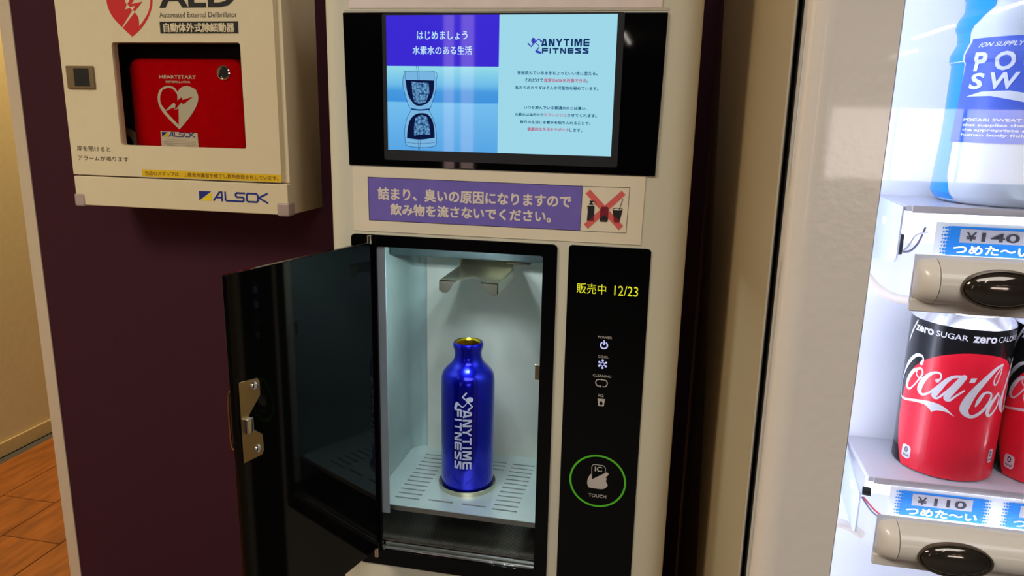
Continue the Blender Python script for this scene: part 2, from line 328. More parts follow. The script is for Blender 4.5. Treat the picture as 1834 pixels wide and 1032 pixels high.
STR = {'C1':[(-35.0,1210.9,2.8),(-33.9,1214.4,1.2),(-36.0,1216.5,1.9),(-41.0,1215.1,2.5),(-46.8,1209.1,3.1),(-51.1,1202.3,2.5),(-54.0,1195.5,1.4),(-55.9,1188.3,0.9),(-54.8,1182.2,0.9),(-52.4,1179.2,1.1),(-46.9,1179.3,1.6),(-37.6,1181.7,1.9)],
'o':[(-36.1,1206.8,1.6),(-41.1,1203.2,2.8),(-45.5,1195.9,3.4),(-46.4,1190.5,3.1),(-43.1,1188.5,1.6),(-38.9,1192.6,1.2),(-34.8,1199.2,1.4),(-32.8,1204.2,1.4),(-34.4,1207.1,1.6),(-36.1,1206.8,1.6)],
'o2':[(-37.4,1205.7,0.9),(-38.0,1202.4,1.0),(-35.6,1200.1,1.1),(-31.6,1200.9,1.2),(-28.4,1204.4,1.5)],
'c':[(-21.8,1201.9,2.8),(-19.9,1203.9,1.2),(-19.8,1206.4,1.1),(-21.3,1207.8,1.6),(-24.7,1207.1,1.9),(-28.8,1203.4,2.8),(-32.3,1196.9,3.8),(-33.4,1191.5,3.8),(-31.0,1188.7,1.9),(-26.9,1190.7,1.6),(-23.0,1195.1,1.5),(-19.9,1199.7,1.2)],
'a':[(-7.5,1208.2,1.9),(-12.2,1207.0,2.2),(-16.2,1203.1,3.1),(-20.0,1196.6,4.1),(-22.4,1190.9,3.8),(-20.5,1189.0,1.6),(-17.3,1192.4,1.6),(-13.1,1198.4,1.6),(-9.8,1203.9,1.6),(-7.4,1208.0,1.2)],
'a2':[(-5.9,1207.9,3.8),(-8.6,1202.3,3.8),(-12.6,1194.8,3.8),(-14.5,1190.7,3.8),(-12.4,1189.7,1.9),(-9.4,1193.1,1.4),(-4.6,1198.2,1.2)],
'C2':[(20.3,1217.6,1.9),(15.1,1215.1,2.5),(8.8,1208.2,3.8),(2.0,1198.3,5.0),(-1.8,1189.5,6.2),(-2.6,1183.9,5.6),(0.6,1180.0,2.8),(4.8,1180.3,2.5),(9.9,1184.6,2.2),(13.8,1191.2,2.0),(14.5,1196.0,1.6),(11.8,1197.9,1.6),(8.4,1196.8,2.2),(5.8,1191.9,2.8),(4.2,1187.6,1.2)],
'lp':[(20.4,1217.0,0.9),(20.1,1211.7,1.0),(18.1,1204.7,1.1),(15.9,1203.1,1.0),(14.9,1206.2,1.0),(16.1,1210.3,1.0),(20.3,1215.8,0.9)],
'oo':[(20.9,1196.5,1.9),(15.5,1189.2,3.1),(13.8,1183.8,3.1),(14.9,1180.1,1.9),(18.6,1182.2,1.6),(22.0,1187.2,1.6),(22.7,1193.2,1.2),(20.9,1196.5,1.2)]}
TAIL = [(-37.8,1182.6),(-29.7,1184.7),(-22.8,1185.5),(-16.8,1184.6),(-11.9,1181.8),(-7.8,1178.1),(-12.7,1180.4),(-17.3,1180.6),(-20.3,1179.7),(-22.3,1177.9),(-24.8,1180.2),(-28.6,1182.0),(-37.5,1180.8)]
HYPH = [(-1.4,1207.9),(2.4,1208.2),(1.1,1204.8),(-2.4,1204.4)]
# ------------------------------------------------------------ palette
cream = mat('machine_cream', (208, 200, 176), rough=.38, var=.01, nscale=8, bump=.05, bscale=900)
purple = mat('purple_wall', (63, 28, 40), rough=.75, spec=.2, var=.06, nscale=300, bump=.3, bscale=1500)
wallpaint = mat('beige_wall_paint', (214, 196, 150), rough=.85, var=.03, nscale=40, bump=.1, bscale=300)
trimm = mat('cream_casing', (205, 186, 160), rough=.6, var=.02)
black = mat('gloss_black', (5, 5, 6), rough=.03, spec=.45, var=0)
blackm = mat('matt_black', (14, 13, 15), rough=.5, var=.02)
steel = mat('brushed_steel', (196, 202, 200), rough=.3, metal=1, var=.05, nscale=60, bump=.06, bscale=500)
steelwall = mat('satin_steel_liner', (158, 178, 174), rough=.42, metal=.35, var=.05, nscale=25, bump=.05, bscale=300)
chrome = mat('chrome', (235, 235, 235), rough=.08, metal=1, var=0)
paper = mat('white_paper', (226, 210, 182), rough=.55, var=.01)
ink = mat('black_ink', (22, 20, 24), rough=.6, var=0)
aedm = mat('cabinet_enamel', (222, 206, 170), rough=.45, var=.01, bump=.12, bscale=700)
red_ink = mat('red_ink', (205, 20, 26), rough=.5, var=.01)

# ------------------------------------------------------------ setting
def struct(o, label=None): o['kind'] = 'structure'; return o
WY = 766
struct(MB().box(-1517.5, 9000, WY, WY+110, 0, 2700).build('wall_back', purple, None, (500, WY, 0)))
b = MB().box(-1551.5, -1517.5, WY-3, WY+114, 0, 2700); struct(b.build('trim_1', trimm, None, (-1534, WY, 0), bevel=1.5))
struct(MB().box(-2655, -2555, -1000, 4500, 0, 2700).build('wall_left', wallpaint, None, (-2600, 0, 0)))
struct(MB().box(-2555, -2545, -1000, 4500, 0, 57.5).build('baseboard_left', mat('beige_baseboard', (200, 176, 122), rough=.6), None, (-2550, 0, 0), bevel=2))
struct(MB().box(-2655, 9100, 4500, 4600, 0, 2700).build('wall_far', wallpaint, None, (0, 4500, 0)))
char = mat('charcoal_wall', (60, 57, 58), rough=.8)
struct(MB().box(9000, 9100, -17000, 4500, 0, 2700).build('wall_right', char, None, (9050, 0, 0)))
struct(MB().box(-6600, -6500, -17000, -1000, 0, 2700).build('wall_rear_left', char, None, (-6550, -9000, 0)))
struct(MB().box(-6600, -2655, -1100, -1000, 0, 2700).build('wall_side', char, None, (-4600, -1000, 0)))
struct(MB().box(-6600, 9100, -17100, 4600, 2700, 2760).build('ceiling', mat('ceiling_paint', (170, 166, 158), rough=.9), None, (0, 0, 2700)))
# far wall of the gym behind the photographer, with the lit windows that the gloss surfaces reflect
ws = ((3300, 7600, 200, 1690, (226, 214, 210), 8.0, 'daylit_window'),)
fw = Flat().poly(rrect(-6600, 9100, 0, 2700, 1, 1), [rrect(w[0], w[1], w[2], w[3], 2, 1) for w in ws])
struct(fw.solid('wall_front', char, None, lambda u, v, w: (u, -17000-w, v), 100, (0, -17000, 0)))
for i, (x0, x1, z0, z1, c, e, nm) in enumerate(ws):
    win = struct(Flat().rect(x0, x1, z0, z1).put('window_%d' % (i+1), mat(nm, c, emit=e, var=.02), None, front(-17060), ((x0+x1)/2, -17060, z0)))
    if i == 0:
        for x in (4600, 5900): MB().box(x-30, x+30, -17055, -17010, z0, z1).build('mullion', trimm, win)
for x0, x1, lb_ in ((-2985, -2865, 'the narrower of two'), (-2750, -2590, 'the wider of two')):  # added glowing slabs, made up to mirror as pink bars in the screen
    t = empty('added_glow_column', ((x0+x1)/2, -9000, 0), 'tall pinkish glowing column added behind the photographer, '+lb_+' mirrored in the screen', 'lamp', 'added glowing columns mirrored in the screen')
    MB().box(x0, x1, -9060, -9000, 60, 2640).build('glow_panel', mat('added_glow_surface', (255, 214, 206), emit=3.2, var=.02), t)
    MB().box(x0-20, x1+20, -9080, -8980, 0, 60).build('base', trimm, t); MB().box(x0-20, x1+20, -9080, -8980, 2640, 2700).build('top_cap', trimm, t)
# a row of linear ceiling lamps down the gym (seen only as reflections)
for x, y, lb_ in ((3570, -11850, 'middle one of its row'), (3570, -8900, 'nearest of its row'), (4200, -15600, 'farthest away'), (350, -3200, 'closest to the machines'), (-800, -12000, 'far down the room on the left')):
    t = empty('ceiling_lamp', (x, y, 2700), 'white linear ceiling lamp behind the photographer, '+lb_, 'lamp', 'linear ceiling lamps behind the photographer')
    MB().box(x-70, x+70, y-990, y+790, 2670, 2700).build('housing', trimm, t)
    MB().box(x-20, x+20, y-960, y+760, 2650, 2672).build('tube', mat('lamp_tube', (255, 248, 236), emit=12, var=0), t)

# floor of wood-look planks
fl = struct(MB().box(-6600, 9100, -17100, 4600, -60, -4).build('floor', mat('floor_base', (84, 80, 76), rough=.8), None, (0, 0, 0)))
pm = mat('wood_plank', (152, 88, 34), rough=.42, var=.30, nscale=6, bump=.15, bscale=60)
nt = pm.node_tree; tcn = [n for n in nt.nodes if n.type == 'TEX_COORD'][0]; nzn = [n for n in nt.nodes if n.type == 'TEX_NOISE'][0]
mp = nt.nodes.new('ShaderNodeMapping'); mp.inputs['Scale'].default_value = (5, .9, 1)
oi = nt.nodes.new('ShaderNodeObjectInfo'); cmb = nt.nodes.new('ShaderNodeCombineXYZ'); ml = nt.nodes.new('ShaderNodeMath'); ml.operation = 'MULTIPLY'; ml.inputs[1].default_value = 20
nt.links.new(oi.outputs['Random'], ml.inputs[0]); nt.links.new(ml.outputs[0], cmb.inputs[1]); nt.links.new(cmb.outputs[0], mp.inputs['Location'])
nt.links.new(tcn.outputs['Object'], mp.inputs['Vector']); nt.links.new(mp.outputs['Vector'], nzn.inputs['Vector']); nzn.inputs['Detail'].default_value = 6
pl0 = MB(); pl0.loft([[(2, 2, -4), (217, 2, -4), (217, 911, -4), (2, 911, -4)], [(2, 2, -1.5), (217, 2, -1.5), (217, 911, -1.5), (2, 911, -1.5)], [(3.5, 3.5, 0), (215.5, 3.5, 0), (215.5, 909.5, 0), (3.5, 909.5, 0)]])
pk = None
for i in range(6):
    for j in range(-5, 5):
        x = -2500+219*i-5; y = (1250 if i % 2 == 1 else 1033) + (913*j if i % 2 else 913*j)
        if y < -2500 or y > 3600: continue
        if pk is None: o = pk = pl0.build('plank', pm, fl, (0, 0, 0))
        else: o = pk.copy(); COL.objects.link(o)
        o.location = (x/1000, y/1000, 0)

# ------------------------------------------------------------ water dispenser
wd = empty('water_dispenser', (-176, 250, 0), 'tall cream water dispenser with screen, black control strip and open lit compartment', 'dispenser')
BX0, BX1, BZ1 = -376, 23.7, 1760
def rl(x0, x1, z0, z1, r, y): return [(x, y, z) for x, z in rrect(x0, x1, z0, z1, r, 4)]
b = MB()
lo = [rl(-330, -115, 845, 1236, 5, 18), rl(-330, -115, 845, 1236, 5, 0), rl(BX0+22.6, BX1-22.6, 26.6, BZ1-22.6, 6, 0)]
ins = 22
for k in range(0, 7):
    t = math.radians(15*k); lo.append(rl(BX0+ins-ins*math.sin(t), BX1-ins+ins*math.sin(t), 4+ins-ins*math.sin(t), BZ1-ins+ins*math.sin(t), 6, ins*.8*(1-math.cos(t))))
lo += [rl(BX0, BX1, 4, BZ1, 6, 640)]
b.loft(lo, False, True); b.build('body', cream, wd, smooth_=True)
# display panel
Flat().poly([(-349.1, 1482.4), (-10.4, 1480.6), (-13.0, 1322.3), (-346.6, 1323.2)]).solid('display_panel', black, wd, slab(-2.4), 2.6, bevel=.6)
dp = bpy.data.objects['display_panel']
Flat().poly(rrect(-305, -52, 1330, 1481.2, 2), [rrect(-300.3, -58.9, 1341, 1479.4, .5)]).put('bezel', mat('dark_grey_bezel', (38, 40, 42), rough=.3, var=0), dp, front(-2.6))
sc = Flat().rect(-300.3, -58.9, 1341, 1479.4).put('screen', screen_mat('screen_cyan', (162, 221, 238), .95), wd, front(-2.7))
Flat().rect(-300.3, -178.3, 1428.6, 1479.4).put('title_block', screen_mat('screen_purple', (60, 42, 215), .95), sc, front(-2.85))
pic = screen_mat('screen_picture', (95, 175, 238), .95)
nt = pic.node_tree; tc = nt.nodes.new('ShaderNodeTexCoord'); sx = nt.nodes.new('ShaderNodeSeparateXYZ'); nt.links.new(tc.outputs['Object'], sx.inputs[0])
mr = nt.nodes.new('ShaderNodeMapRange'); mr.inputs[1].default_value = 1.341; mr.inputs[2].default_value = 1.4287; nt.links.new(sx.outputs[2], mr.inputs[0])
nz = nt.nodes.new('ShaderNodeTexNoise'); nz.inputs['Scale'].default_value = 28; nt.links.new(tc.outputs['Object'], nz.inputs['Vector'])
ad = nt.nodes.new('ShaderNodeMath'); ad.operation = 'MULTIPLY_ADD'; ad.inputs[1].default_value = .10; nt.links.new(nz.outputs['Fac'], ad.inputs[0])
sb = nt.nodes.new('ShaderNodeMath'); sb.operation = 'SUBTRACT'; sb.inputs[1].default_value = .05; nt.links.new(mr.outputs[0], ad.inputs[2])
rp = nt.nodes.new('ShaderNodeValToRGB'); el = rp.color_ramp.elements
for pos, c in ((0, (88, 168, 232)), (.3, (104, 180, 238)), (.58, (118, 194, 242)), (.60, (64, 150, 226)), (.72, (72, 156, 228)), (.80, (112, 192, 238)), (1, (150, 222, 238))):
    e = el.new(pos) if pos not in (0, 1) else el[-int(pos)]; e.color = lin(c)+(1,)
# the horizon stays sharp: the noise only shifts the clouds
mxf = nt.nodes.new('ShaderNodeMix'); mxf.inputs[0].default_value = .25; nt.links.new(mr.outputs[0], mxf.inputs[2]); nt.links.new(ad.outputs[0], mxf.inputs[3])
nt.links.new(mxf.outputs[0], rp.inputs[0]); nt.links.new(rp.outputs[0], nt.nodes['Principled BSDF'].inputs['Emission Color'])
Flat().rect(-300.3, -178.3, 1341, 1428.6).put('picture', pic, sc, front(-2.85))
TR = TRACE
navy = screen_mat('screen_navy', (16, 48, 120), .9)
pale = screen_mat('screen_pale_glass', (125, 190, 235), .9)
f = Flat().poly(csmooth(TR['cup'][:-1])).poly(csmooth(TR['cupb'])); f.put('glass_fill', pale, sc, front(-3.0))
f = Flat().poly(csmooth(TR['water'])).poly(csmooth(TR['waterb'])).put('water_fill', screen_mat('screen_dark_water', (10, 22, 66), .9), sc, front(-3.1))
foam = screen_mat('screen_foam', (84, 150, 210), .9)
nt = foam.node_tree; tc = nt.nodes.new('ShaderNodeTexCoord'); vo = nt.nodes.new('ShaderNodeTexVoronoi'); vo.inputs['Scale'].default_value = 420; rp = nt.nodes.new('ShaderNodeValToRGB')
rp.color_ramp.elements[0].color = lin((130, 195, 235))+(1,); rp.color_ramp.elements[1].color = lin((26, 66, 130))+(1,); rp.color_ramp.elements[1].position = .8
nt.links.new(tc.outputs['Object'], vo.inputs['Vector']); nt.links.new(vo.outputs['Distance'], rp.inputs[0]); nt.links.new(rp.outputs[0], nt.nodes['Principled BSDF'].inputs['Emission Color'])
Flat().poly(TR['foam']).poly(TR['foamb']).put('foam_fill', foam, sc, front(-3.2))
f = Flat()
for k in ('cup', 'cupb'): f.stroke(TR[k], .45)
for k in ('cup_in', 'cup_in2', 'rim', 'jet1', 'jet2', 'jet3', 'jet4'): f.stroke(TR[k], .35)
f.stroke(TR['foot'], 1.5); f.put('glass_outline', navy, sc, front(-3.3))
f = Flat().text('はじめましょう', -266.2, -211.9, 1455.3, 1463.6, bold=.012).text('水素水のある生活', -271, -206.8, 1440.3, 1448.7, bold=.012)
f.put('title_lettering', screen_mat('screen_white', (190, 232, 248), 1), sc, front(-3.2))
txb = screen_mat('screen_text_blue', (22, 86, 130), .9); txr = screen_mat('screen_text_red', (190, 92, 132), .9)
f = Flat(); g = Flat(); h = Flat(); k_ = Flat()
def line(z0, z1, segs):
    for flt, s, x0, x1 in segs: flt.text(s, x0, x1, z0, z1, bold=.022)
line(1421, 1424.6, [(f, '普段飲んでいる水をちょっといい水に変える。', -158.4, -76.4)])
line(1413.8, 1417.4, [(f, 'それだけで', -150.5, -131.4), (g, '体質の60%を改善できる', -130.7, -87.5)])
f.ring(-86.2, 1414.6, .8, .3, 12)
line(1406.4, 1409.8, [(f, '私たちのカラダはそんな可能性を秘めています。', -160.3, -74.9)])
line(1386.9, 1389.9, [(f, 'いつも飲んでいる普通の水とは違い、', -150.6, -85.6)])
line(1379.7, 1382.8, [(f, '水素水は体内から', -160.2, -130.2), (h, 'リフレッシュ', -129.4, -106), (f, 'させてくれます。', -105.2, -75.3)])
line(1372.2, 1375.2, [(f, '毎日の生活に水素水を取り入れることで、', -154.6, -81.4)])
line(1364.9, 1368.3, [(k_, '健康的な生活をサポート', -146.7, -103.2), (f, 'します。', -102.4, -89.5)])
f.put('body_lettering', txb, sc, front(-3.2)); g.put('accent_lettering', txr, sc, front(-3.2)); h.put('accent_lettering', txr, sc, front(-3.2)); k_.put('accent_lettering', txr, sc, front(-3.2))
f = Flat(); block_word(f, 'ANYTIME', -134.4, -85.6, 1448.6, 1456.2, 1.9, .16); block_word(f, 'FITNESS', -133.6, -86.2, 1441.8, 1447.3, 1.6, .16)
f.put('logo_lettering', screen_mat('screen_logo_navy', (18, 52, 108), .9), sc, front(-3.2))
f = Flat()
def runner(f, k=1.0, fn=lambda x, y: (x, y), wk=.093):
    f2 = Flat()
    f2.disc(TR['r_head'][0][0], TR['r_head'][0][1], 2.2, 16, 2.9)
    f2.stroke([(a, b, c*.052) for a, b, c in TR['r_arm']], sm=False); f2.stroke([(a, b, c*.052) for a, b, c in TR['r_leg']])
    n = len(f.v); f.v += [tuple(fn(*p[:2]))+(p[2],) for p in f2.v]; f.f += [tuple(i+n for i in q) for q in f2.f]
runner(f); f.put('runner_emblem', screen_mat('screen_logo_blue', (62, 66, 190), .9), sc, front(-3.2))

# compartment: black glass surround, liner, tray
Flat().poly(rrect(-347.3, -110.9, 829.5, 1246.3, 5), [rrect(-317, -126.5, 850.5, 1232.8, 2.5)]).solid('door_surround', black, wd, slab(-2), 3.4, bevel=.4)
b = MB()
def uprof(y0, z, r=22, x0=-343, x1=-113, yb=196):     # U-shaped liner plan, open to the front, rounded back corners
    p = [(x0, y0)]
    for k in range(7): t = math.radians(180-90*k/6); p.append((x0+r+r*math.cos(t), yb-r+r*math.sin(t)))
    for k in range(7): t = math.radians(90-90*k/6); p.append((x1-r+r*math.cos(t), yb-r+r*math.sin(t)))
    p.append((x1, y0)); return [(x, y, z) for x, y in p]
b.loft([uprof(1.5, 848), uprof(1.5, 1236)], False, False, closed=False)
b.build('liner', steelwall, wd, smooth_=True)
MB().box(-344, -112, 1.5, 197, 1234, 1236).build('liner_top', steelwall, wd)
# folded panel along the top of the back wall
b = MB(); b.box(-342.5, -113.5, 104, 196, 1203, 1233.8); b.build('top_panel', mat('duct_steel', (92, 104, 106), rough=.3, metal=.8, var=.2, nscale=30), wd, bevel=2.5)
MB().box(-317.5, -308, 1.4, 2.6, 900, 1233).build('liner_lip', mat('lip_steel', (196, 210, 220), rough=.3, metal=.6), wd)
Flat().poly(rrect(-322, -116, 899, 1236, 3)).solid('back_panel', mat('back_panel_steel', (206, 206, 194), rough=.45, metal=.2, var=.07, nscale=14, bump=.05, bscale=300), wd, slab(193.5), 2)
MB().box(-342, -114, 3, 196, 836, 838).build('drain_pan', mat('dark_pan', (22, 19, 18), rough=.4, metal=.0), wd)
# tray
hs = []
for x0, x1 in ((-316.5, -283.5), (-188.6, -156.4)):
    for k in range(12): hs.append(rrect(x0, x1, 42+11.45*k-1.4, 42+11.45*k+1.4, 1.3, 2))
for x0, x1 in ((-272.5, -239.5), (-228.2, -196.5)):
    for y in (44.2, 147, 157.8, 168.5): hs.append(rrect(x0, x1, y-1.4, y+1.4, 1.3, 2))
tray = Flat().poly(rrect(-342.6, -113.4, 22, 195.4, 20), hs)
# square front corners: the rounded ones only at the back
tray = Flat().poly([p for p in rrect(-342.6, -113.4, 22, 195.4, 20) if p[1] > 100]+[(-342.6, 22), (-113.4, 22)], hs)
tray.solid('tray', mat('tray_steel', (206, 218, 216), rough=.34, metal=.5, var=.03, bump=.04, bscale=500), wd, lambda u, v, w: (u, v, 898.6+w), 1.4)
MB().box(-342.6, -113.4, 22, 23.2, 893, 899).build('tray_flange', steel, wd)
# cup ring
b = MB(); cx, cy = -235.5, 97.5
b.lathe(cx, cy, [(36.2, 900), (37.6, 900), (37.8, 906), (37.2, 906.6), (36.4, 906), (36.2, 900)], 56); b.build('cup_ring', mat('ring_steel', (205, 196, 170), rough=.25, metal=1), wd, smooth_=True)
# fine mesh grille below the tray
b = MB()
for k in range(132): x = -341+k*1.72; b.box(x, x+.75, 4, 180, 861.2, 862.2)
for k in range(74): y = 4+k*2.4; b.box(-342, -114, y, y+.8, 860.6, 861.3)
g = b.build('grille', mat('grille_steel', (190, 184, 176), rough=.25, metal=1), wd); g['kind'] = 'stuff'
MB().box(-317, -126.5, 0, 5, 848.5, 852.3).build('sill', chrome, wd, bevel=.5)
MB().box(-317, -126.5, 7, 9.5, 851, 856).build('sill_bar', steel, wd, bevel=.5)
# outlet bracket
brk = mat('bracket_steel', (176, 172, 152), rough=.2, metal=.95, var=.04)
zb = 1183.6; yf = 61
fb = Flat().poly([(-262, yf), (-241.5, yf)]+[(-226+15.5*math.cos(math.radians(180-a)), yf+26*math.sin(math.radians(a))) for a in range(8, 180, 8)]+[(-210.3, yf), (-189.5, yf), (-191, 158), (-262.8, 158)])
fb.solid('outlet_bracket', brk, wd, lambda u, v, w: (u, v, zb+w), 1.2)
bo = bpy.data.objects['outlet_bracket']
Flat().poly([(-262, zb+1), (-241, zb+1), (-245, zb-3), (-250.5, zb-12.5), (-254, zb-14.4), (-259, zb-14.4), (-262, zb-12)]).solid('bracket_lip', brk, bo, slab(yf), 1.1)
Flat().poly([(-210.6, zb+1), (-189.5, zb+1), (-189.5, zb-12), (-192, zb-14.4), (-197, zb-14.4), (-200.5, zb-12.5), (-206, zb-3)]).solid('bracket_lip', brk, bo, slab(yf), 1.1)
for x in (-190.6, -262.8):
    b = MB(); b.loft([[(x+d, y, z) for y, z in ((yf, zb), (yf, zb-12), (140, zb-13), (150, zb-8), (156, zb))] for d in (0, 1.1)]); b.build('bracket_side', brk, bo)
b = MB(); b.loft([[(x, y, z) for y, z in ((157, zb), (158.2, zb), (150, 1203.2), (148.8, 1203.2))] for x in (-262.8, -191)]); b.build('bracket_back', brk, bo)
MB().box(-193, -163, 122, 150, 1196.5, 1203).build('bracket_mount', mat('dark_mount', (90, 80, 66), rough=.3, metal=.8), bo)
# six light points above the bracket
led = empty('led_module', (0, 0, 0)); bpy.data.objects.remove(led)
lm = MB().box(-262, -196, 8, 34, 1232.6, 1234).build('led_module', blackm, wd)
b = MB()
for i in range(3):
    for j in range(2): b.lathe(-246+i*17, 16+j*12, [(0.1, 1231.0), (2.4, 1231.2), (3.4, 1232.8)], 12)
b.build('led_lens', mat('led_glow', (225, 248, 255), emit=950, var=0), lm)
MB().box(-134, -127.2, 12, 13.2, 1086.5, 1104.5).build('door_striker', mat('warm_steel', (205, 186, 150), rough=.3, metal=1), wd, bevel=.8)

# control strip
Flat().poly(rrect(-98.8, -12.0, 560, 1246.8, 4)).solid('control_strip', black, wd, slab(-1.2), 2.6, bevel=.5)
cs = bpy.data.objects['control_strip']
yel = screen_mat('led_yellow', (228, 226, 40), 1)
f = Flat().text('販売中', -88.5, -57.2, 1194.8, 1206, bold=0).text('12/23', -48.2, -23.2, 1194.8, 1205.6, bold=0); f.put('display_lettering', yel, cs, front(-1.5))
gr = mat('printed_grey', (170, 160, 150), rough=.6, var=0, emit=.12); lv = screen_mat('icon_lavender', (196, 196, 250), 1)
f = Flat()
for s, x0, x1, zt, zb_ in (('POWER', -63.2, -47.9, 1148.6, 1145.9), ('COOL', -62.2, -50.6, 1126.4, 1123.6), ('CLEANING', -66.8, -46.6, 1104.3, 1101.6), ('H2', -59.6, -54, 1081.9, 1078.5)): f.text(s, x0, x1, zb_, zt, bold=.01)
f.put('icon_lettering', gr, cs, front(-1.5))
f = Flat(); f.ring(-56.3, 1138.2, 3.7, 1.5, 32, 120, 420); f.rect(-57, -55.6, 1138.6, 1144); f.put('power_icon', lv, cs, front(-1.5))
f = Flat(); f.ring(-56.8, 1116.6, 1.9, .6, 24)
for k in range(6):
    t = math.radians(90+60*k); f.disc(-56.8+4.2*math.cos(t), 1116.6+4.2*math.sin(t), 1.25, 14); f.bar((-56.8+2*math.cos(t), 1116.6+2*math.sin(t)), (-56.8+3.2*math.cos(t), 1116.6+3.2*math.sin(t)), .5)
f.put('cool_icon', lv, cs, front(-1.5))
f = Flat(); f.stroke([(-58.5, 1098.6), (-62, 1098), (-63.3, 1094.6), (-61.5, 1091.3), (-58.9, 1090.9)], 1.1); f.stroke([(-55.6, 1098.6), (-52, 1097.8), (-50.6, 1094.4), (-52.3, 1091), (-55.4, 1090.6)], 1.1)
f.conv([(-57.6, 1100), (-57.6, 1097), (-55.6, 1098.6)]).conv([(-57.4, 1092.4), (-57.4, 1089.4), (-59.4, 1090.8)]); f.put('cleaning_icon', gr, cs, front(-1.5))
f = Flat().poly([(-60.6, 1076.3), (-51.9, 1076.3), (-52.4, 1074.9), (-53.2, 1067.6), (-59.3, 1067.6), (-60.1, 1074.9)], [[(-56.2, 1074.6), (-54.4, 1071), (-55.2, 1069), (-57.2, 1069), (-58.2, 1071)]]); f.put('hydrogen_icon', gr, cs, front(-1.5))
Flat().ring(-55.9, 976.7, 31.1, 2.2, 72).put('touch_ring', mat('green_ring', (70, 158, 30), rough=.5, emit=.25), cs, front(-1.5))
f = Flat().poly(csmooth(TR['hand'], lim=60)); f.stroke(TR['card'], .7, sm=False); f.text('TOUCH', -65.3, -45.2, 956.3, 960.4, bold=.01).text('IC', -59.6, -51.4, 988.5, 994.7, bold=.02); f.put('touch_emblem', gr, cs, front(-1.5))

# door, swung open to the left on pins
H = (-322.0, -10.0); E = (-.2540, -.9672); N = (.9672, -.2540)
def dm(u, v, w): return (H[0]+E[0]*u+N[0]*w, H[1]+E[1]*u+N[1]*w, v)
dr = Flat().poly(rrect(-2, 204.5, 855.5, 1238.5, 2)).solid('door', mat('smoked_door_black', (5, 5, 6), rough=.05, spec=.22, var=0), wd, lambda u, v, w: dm(u, v, -w), 5, bevel=.5)
dst = mat('door_steel', (186, 158, 110), rough=.35, metal=1)
Flat().poly([(199, 1137), (176.5, 1134.5), (173.7, 1131), (174, 1117), (190, 1101), (192.5, 1092), (174, 1077), (173.2, 1060), (176, 1056.5), (199, 1057)]).solid('lock_plate', dst, dr, lambda u, v, w: dm(u, v, w), 1.2, bevel=.3)
for z in (1128.5, 1065): 
    b = MB(); prof = [(4.2, 1.2), (4.0, 2.6), (2.8, 3.8), (.3, 4.3)]
    b.loft([[dm(181.5+r*math.cos(math.radians(20*k)), z+r*math.sin(math.radians(20*k)), w) for k in range(18)] for r, w in prof]); b.build('screw', chrome, dr, smooth_=True)
b = MB(); b.loft([[dm(u, z, w) for u, z in ((188, 1086), (196.5, 1086), (196.5, 1101), (188, 1101))] for w in (0.5, 6)]); b.build('latch', chrome, dr, bevel=1.2)
b = MB(); b.tube([dm(202, 1070, -5), dm(203.6, 1075, -8), dm(203.8, 1098, -8.6), dm(203.6, 1124, -8), dm(202, 1129, -5)], 1.0, 8); b.build('handle', mat('brass_handle', (200, 150, 70), rough=.25, metal=1), dr, smooth_=True)
for z0, z1 in ((845, 857), (1237, 1246)):
    MB().lathe(-322, -9, [(.1, z0), (2.6, z0), (2.6, z1), (.1, z1)], 16).build('hinge_pin', chrome, wd, smooth_=True)

# paper notices taped to the dispenser
nt_ = Flat().poly([(-343.5, 1322.6), (-22.5, 1321.9), (-23.6, 1250.5), (-343.6, 1250)]).solid('notice', paper, None, slab(-.9), .8, (-183, -.5, 1286))
tag(nt_, 'wide white paper notice with a purple panel and a red crossed-out picture, below the screen', 'notice')
purp = mat('purple_print', (112, 96, 176), rough=.5, var=.05, nscale=40)
Flat().poly([(-325.3, 1310.4), (-86.9, 1309.5), (-87.7, 1262.5), (-324.8, 1262.6)]).put('purple_panel', purp, nt_, front(-1.1))
f = Flat().text('詰まり、臭いの原因になりますので', -313.6, -98.5, 1286.3, 1299.4, bold=.028).text('飲み物を流さないでください。', -299.4, -119.4, 1269.8, 1282, bold=.028)
f.put('lettering', mat('cream_print', (226, 208, 190), rough=.6, var=0), nt_, front(-1.3))
f = Flat()
for k in ('k_bottle', 'k_cap', 'k_carton', 'k_cbase', 'k_cup'): f.poly(TR[k])
f.poly(TR['k_lid'], [TR['k_lid2']]); f.stroke(TR['k_straw'], .6); f.stroke(TR['k_ring'], .5)
q = TR['kcor']
for a, c in zip(q, q[1:]+q[:1]): f.bar(a, c, .4)
for a, c in (((-325.3, 1310.4), (-86.9, 1309.5)), ((-87.7, 1262.5), (-324.8, 1262.6)), ((-325.3, 1310.4), (-324.8, 1262.6))): f.bar(a, c, .5)
f.put('pictogram', ink, nt_, front(-1.2))
Flat().conv(TR['k_x1']).put('red_cross', mat('salmon_print', (214, 92, 84), rough=.6, var=.02), nt_, front(-1.15)); Flat().conv(TR['k_x2']).put('red_cross', MATS['salmon_print'], nt_, front(-1.16))
Flat().poly(TR['k_red1']).poly(TR['k_red2']).poly(TR['k_red3']).put('red_overlap', mat('dark_red_print', (120, 16, 30), rough=.6, var=.02), nt_, front(-1.3))
tp = Flat().poly([(-342.3, 1560), (-16.5, 1560), (-16.5, 1485.2), (-342, 1487.4)]).solid('poster', mat('pinkish_paper', (226, 206, 196), rough=.5), None, slab(-.9), .8, (-180, -.5, 1520))
tag(tp, 'plain pale paper sheet taped above the screen, cut off by the top edge', 'paper')
MB().box(-348, -10, -.6, 2, 1482.8, 1485.4).build('panel_seal', mat('pale_seal', (190, 180, 160), rough=.3), wd)

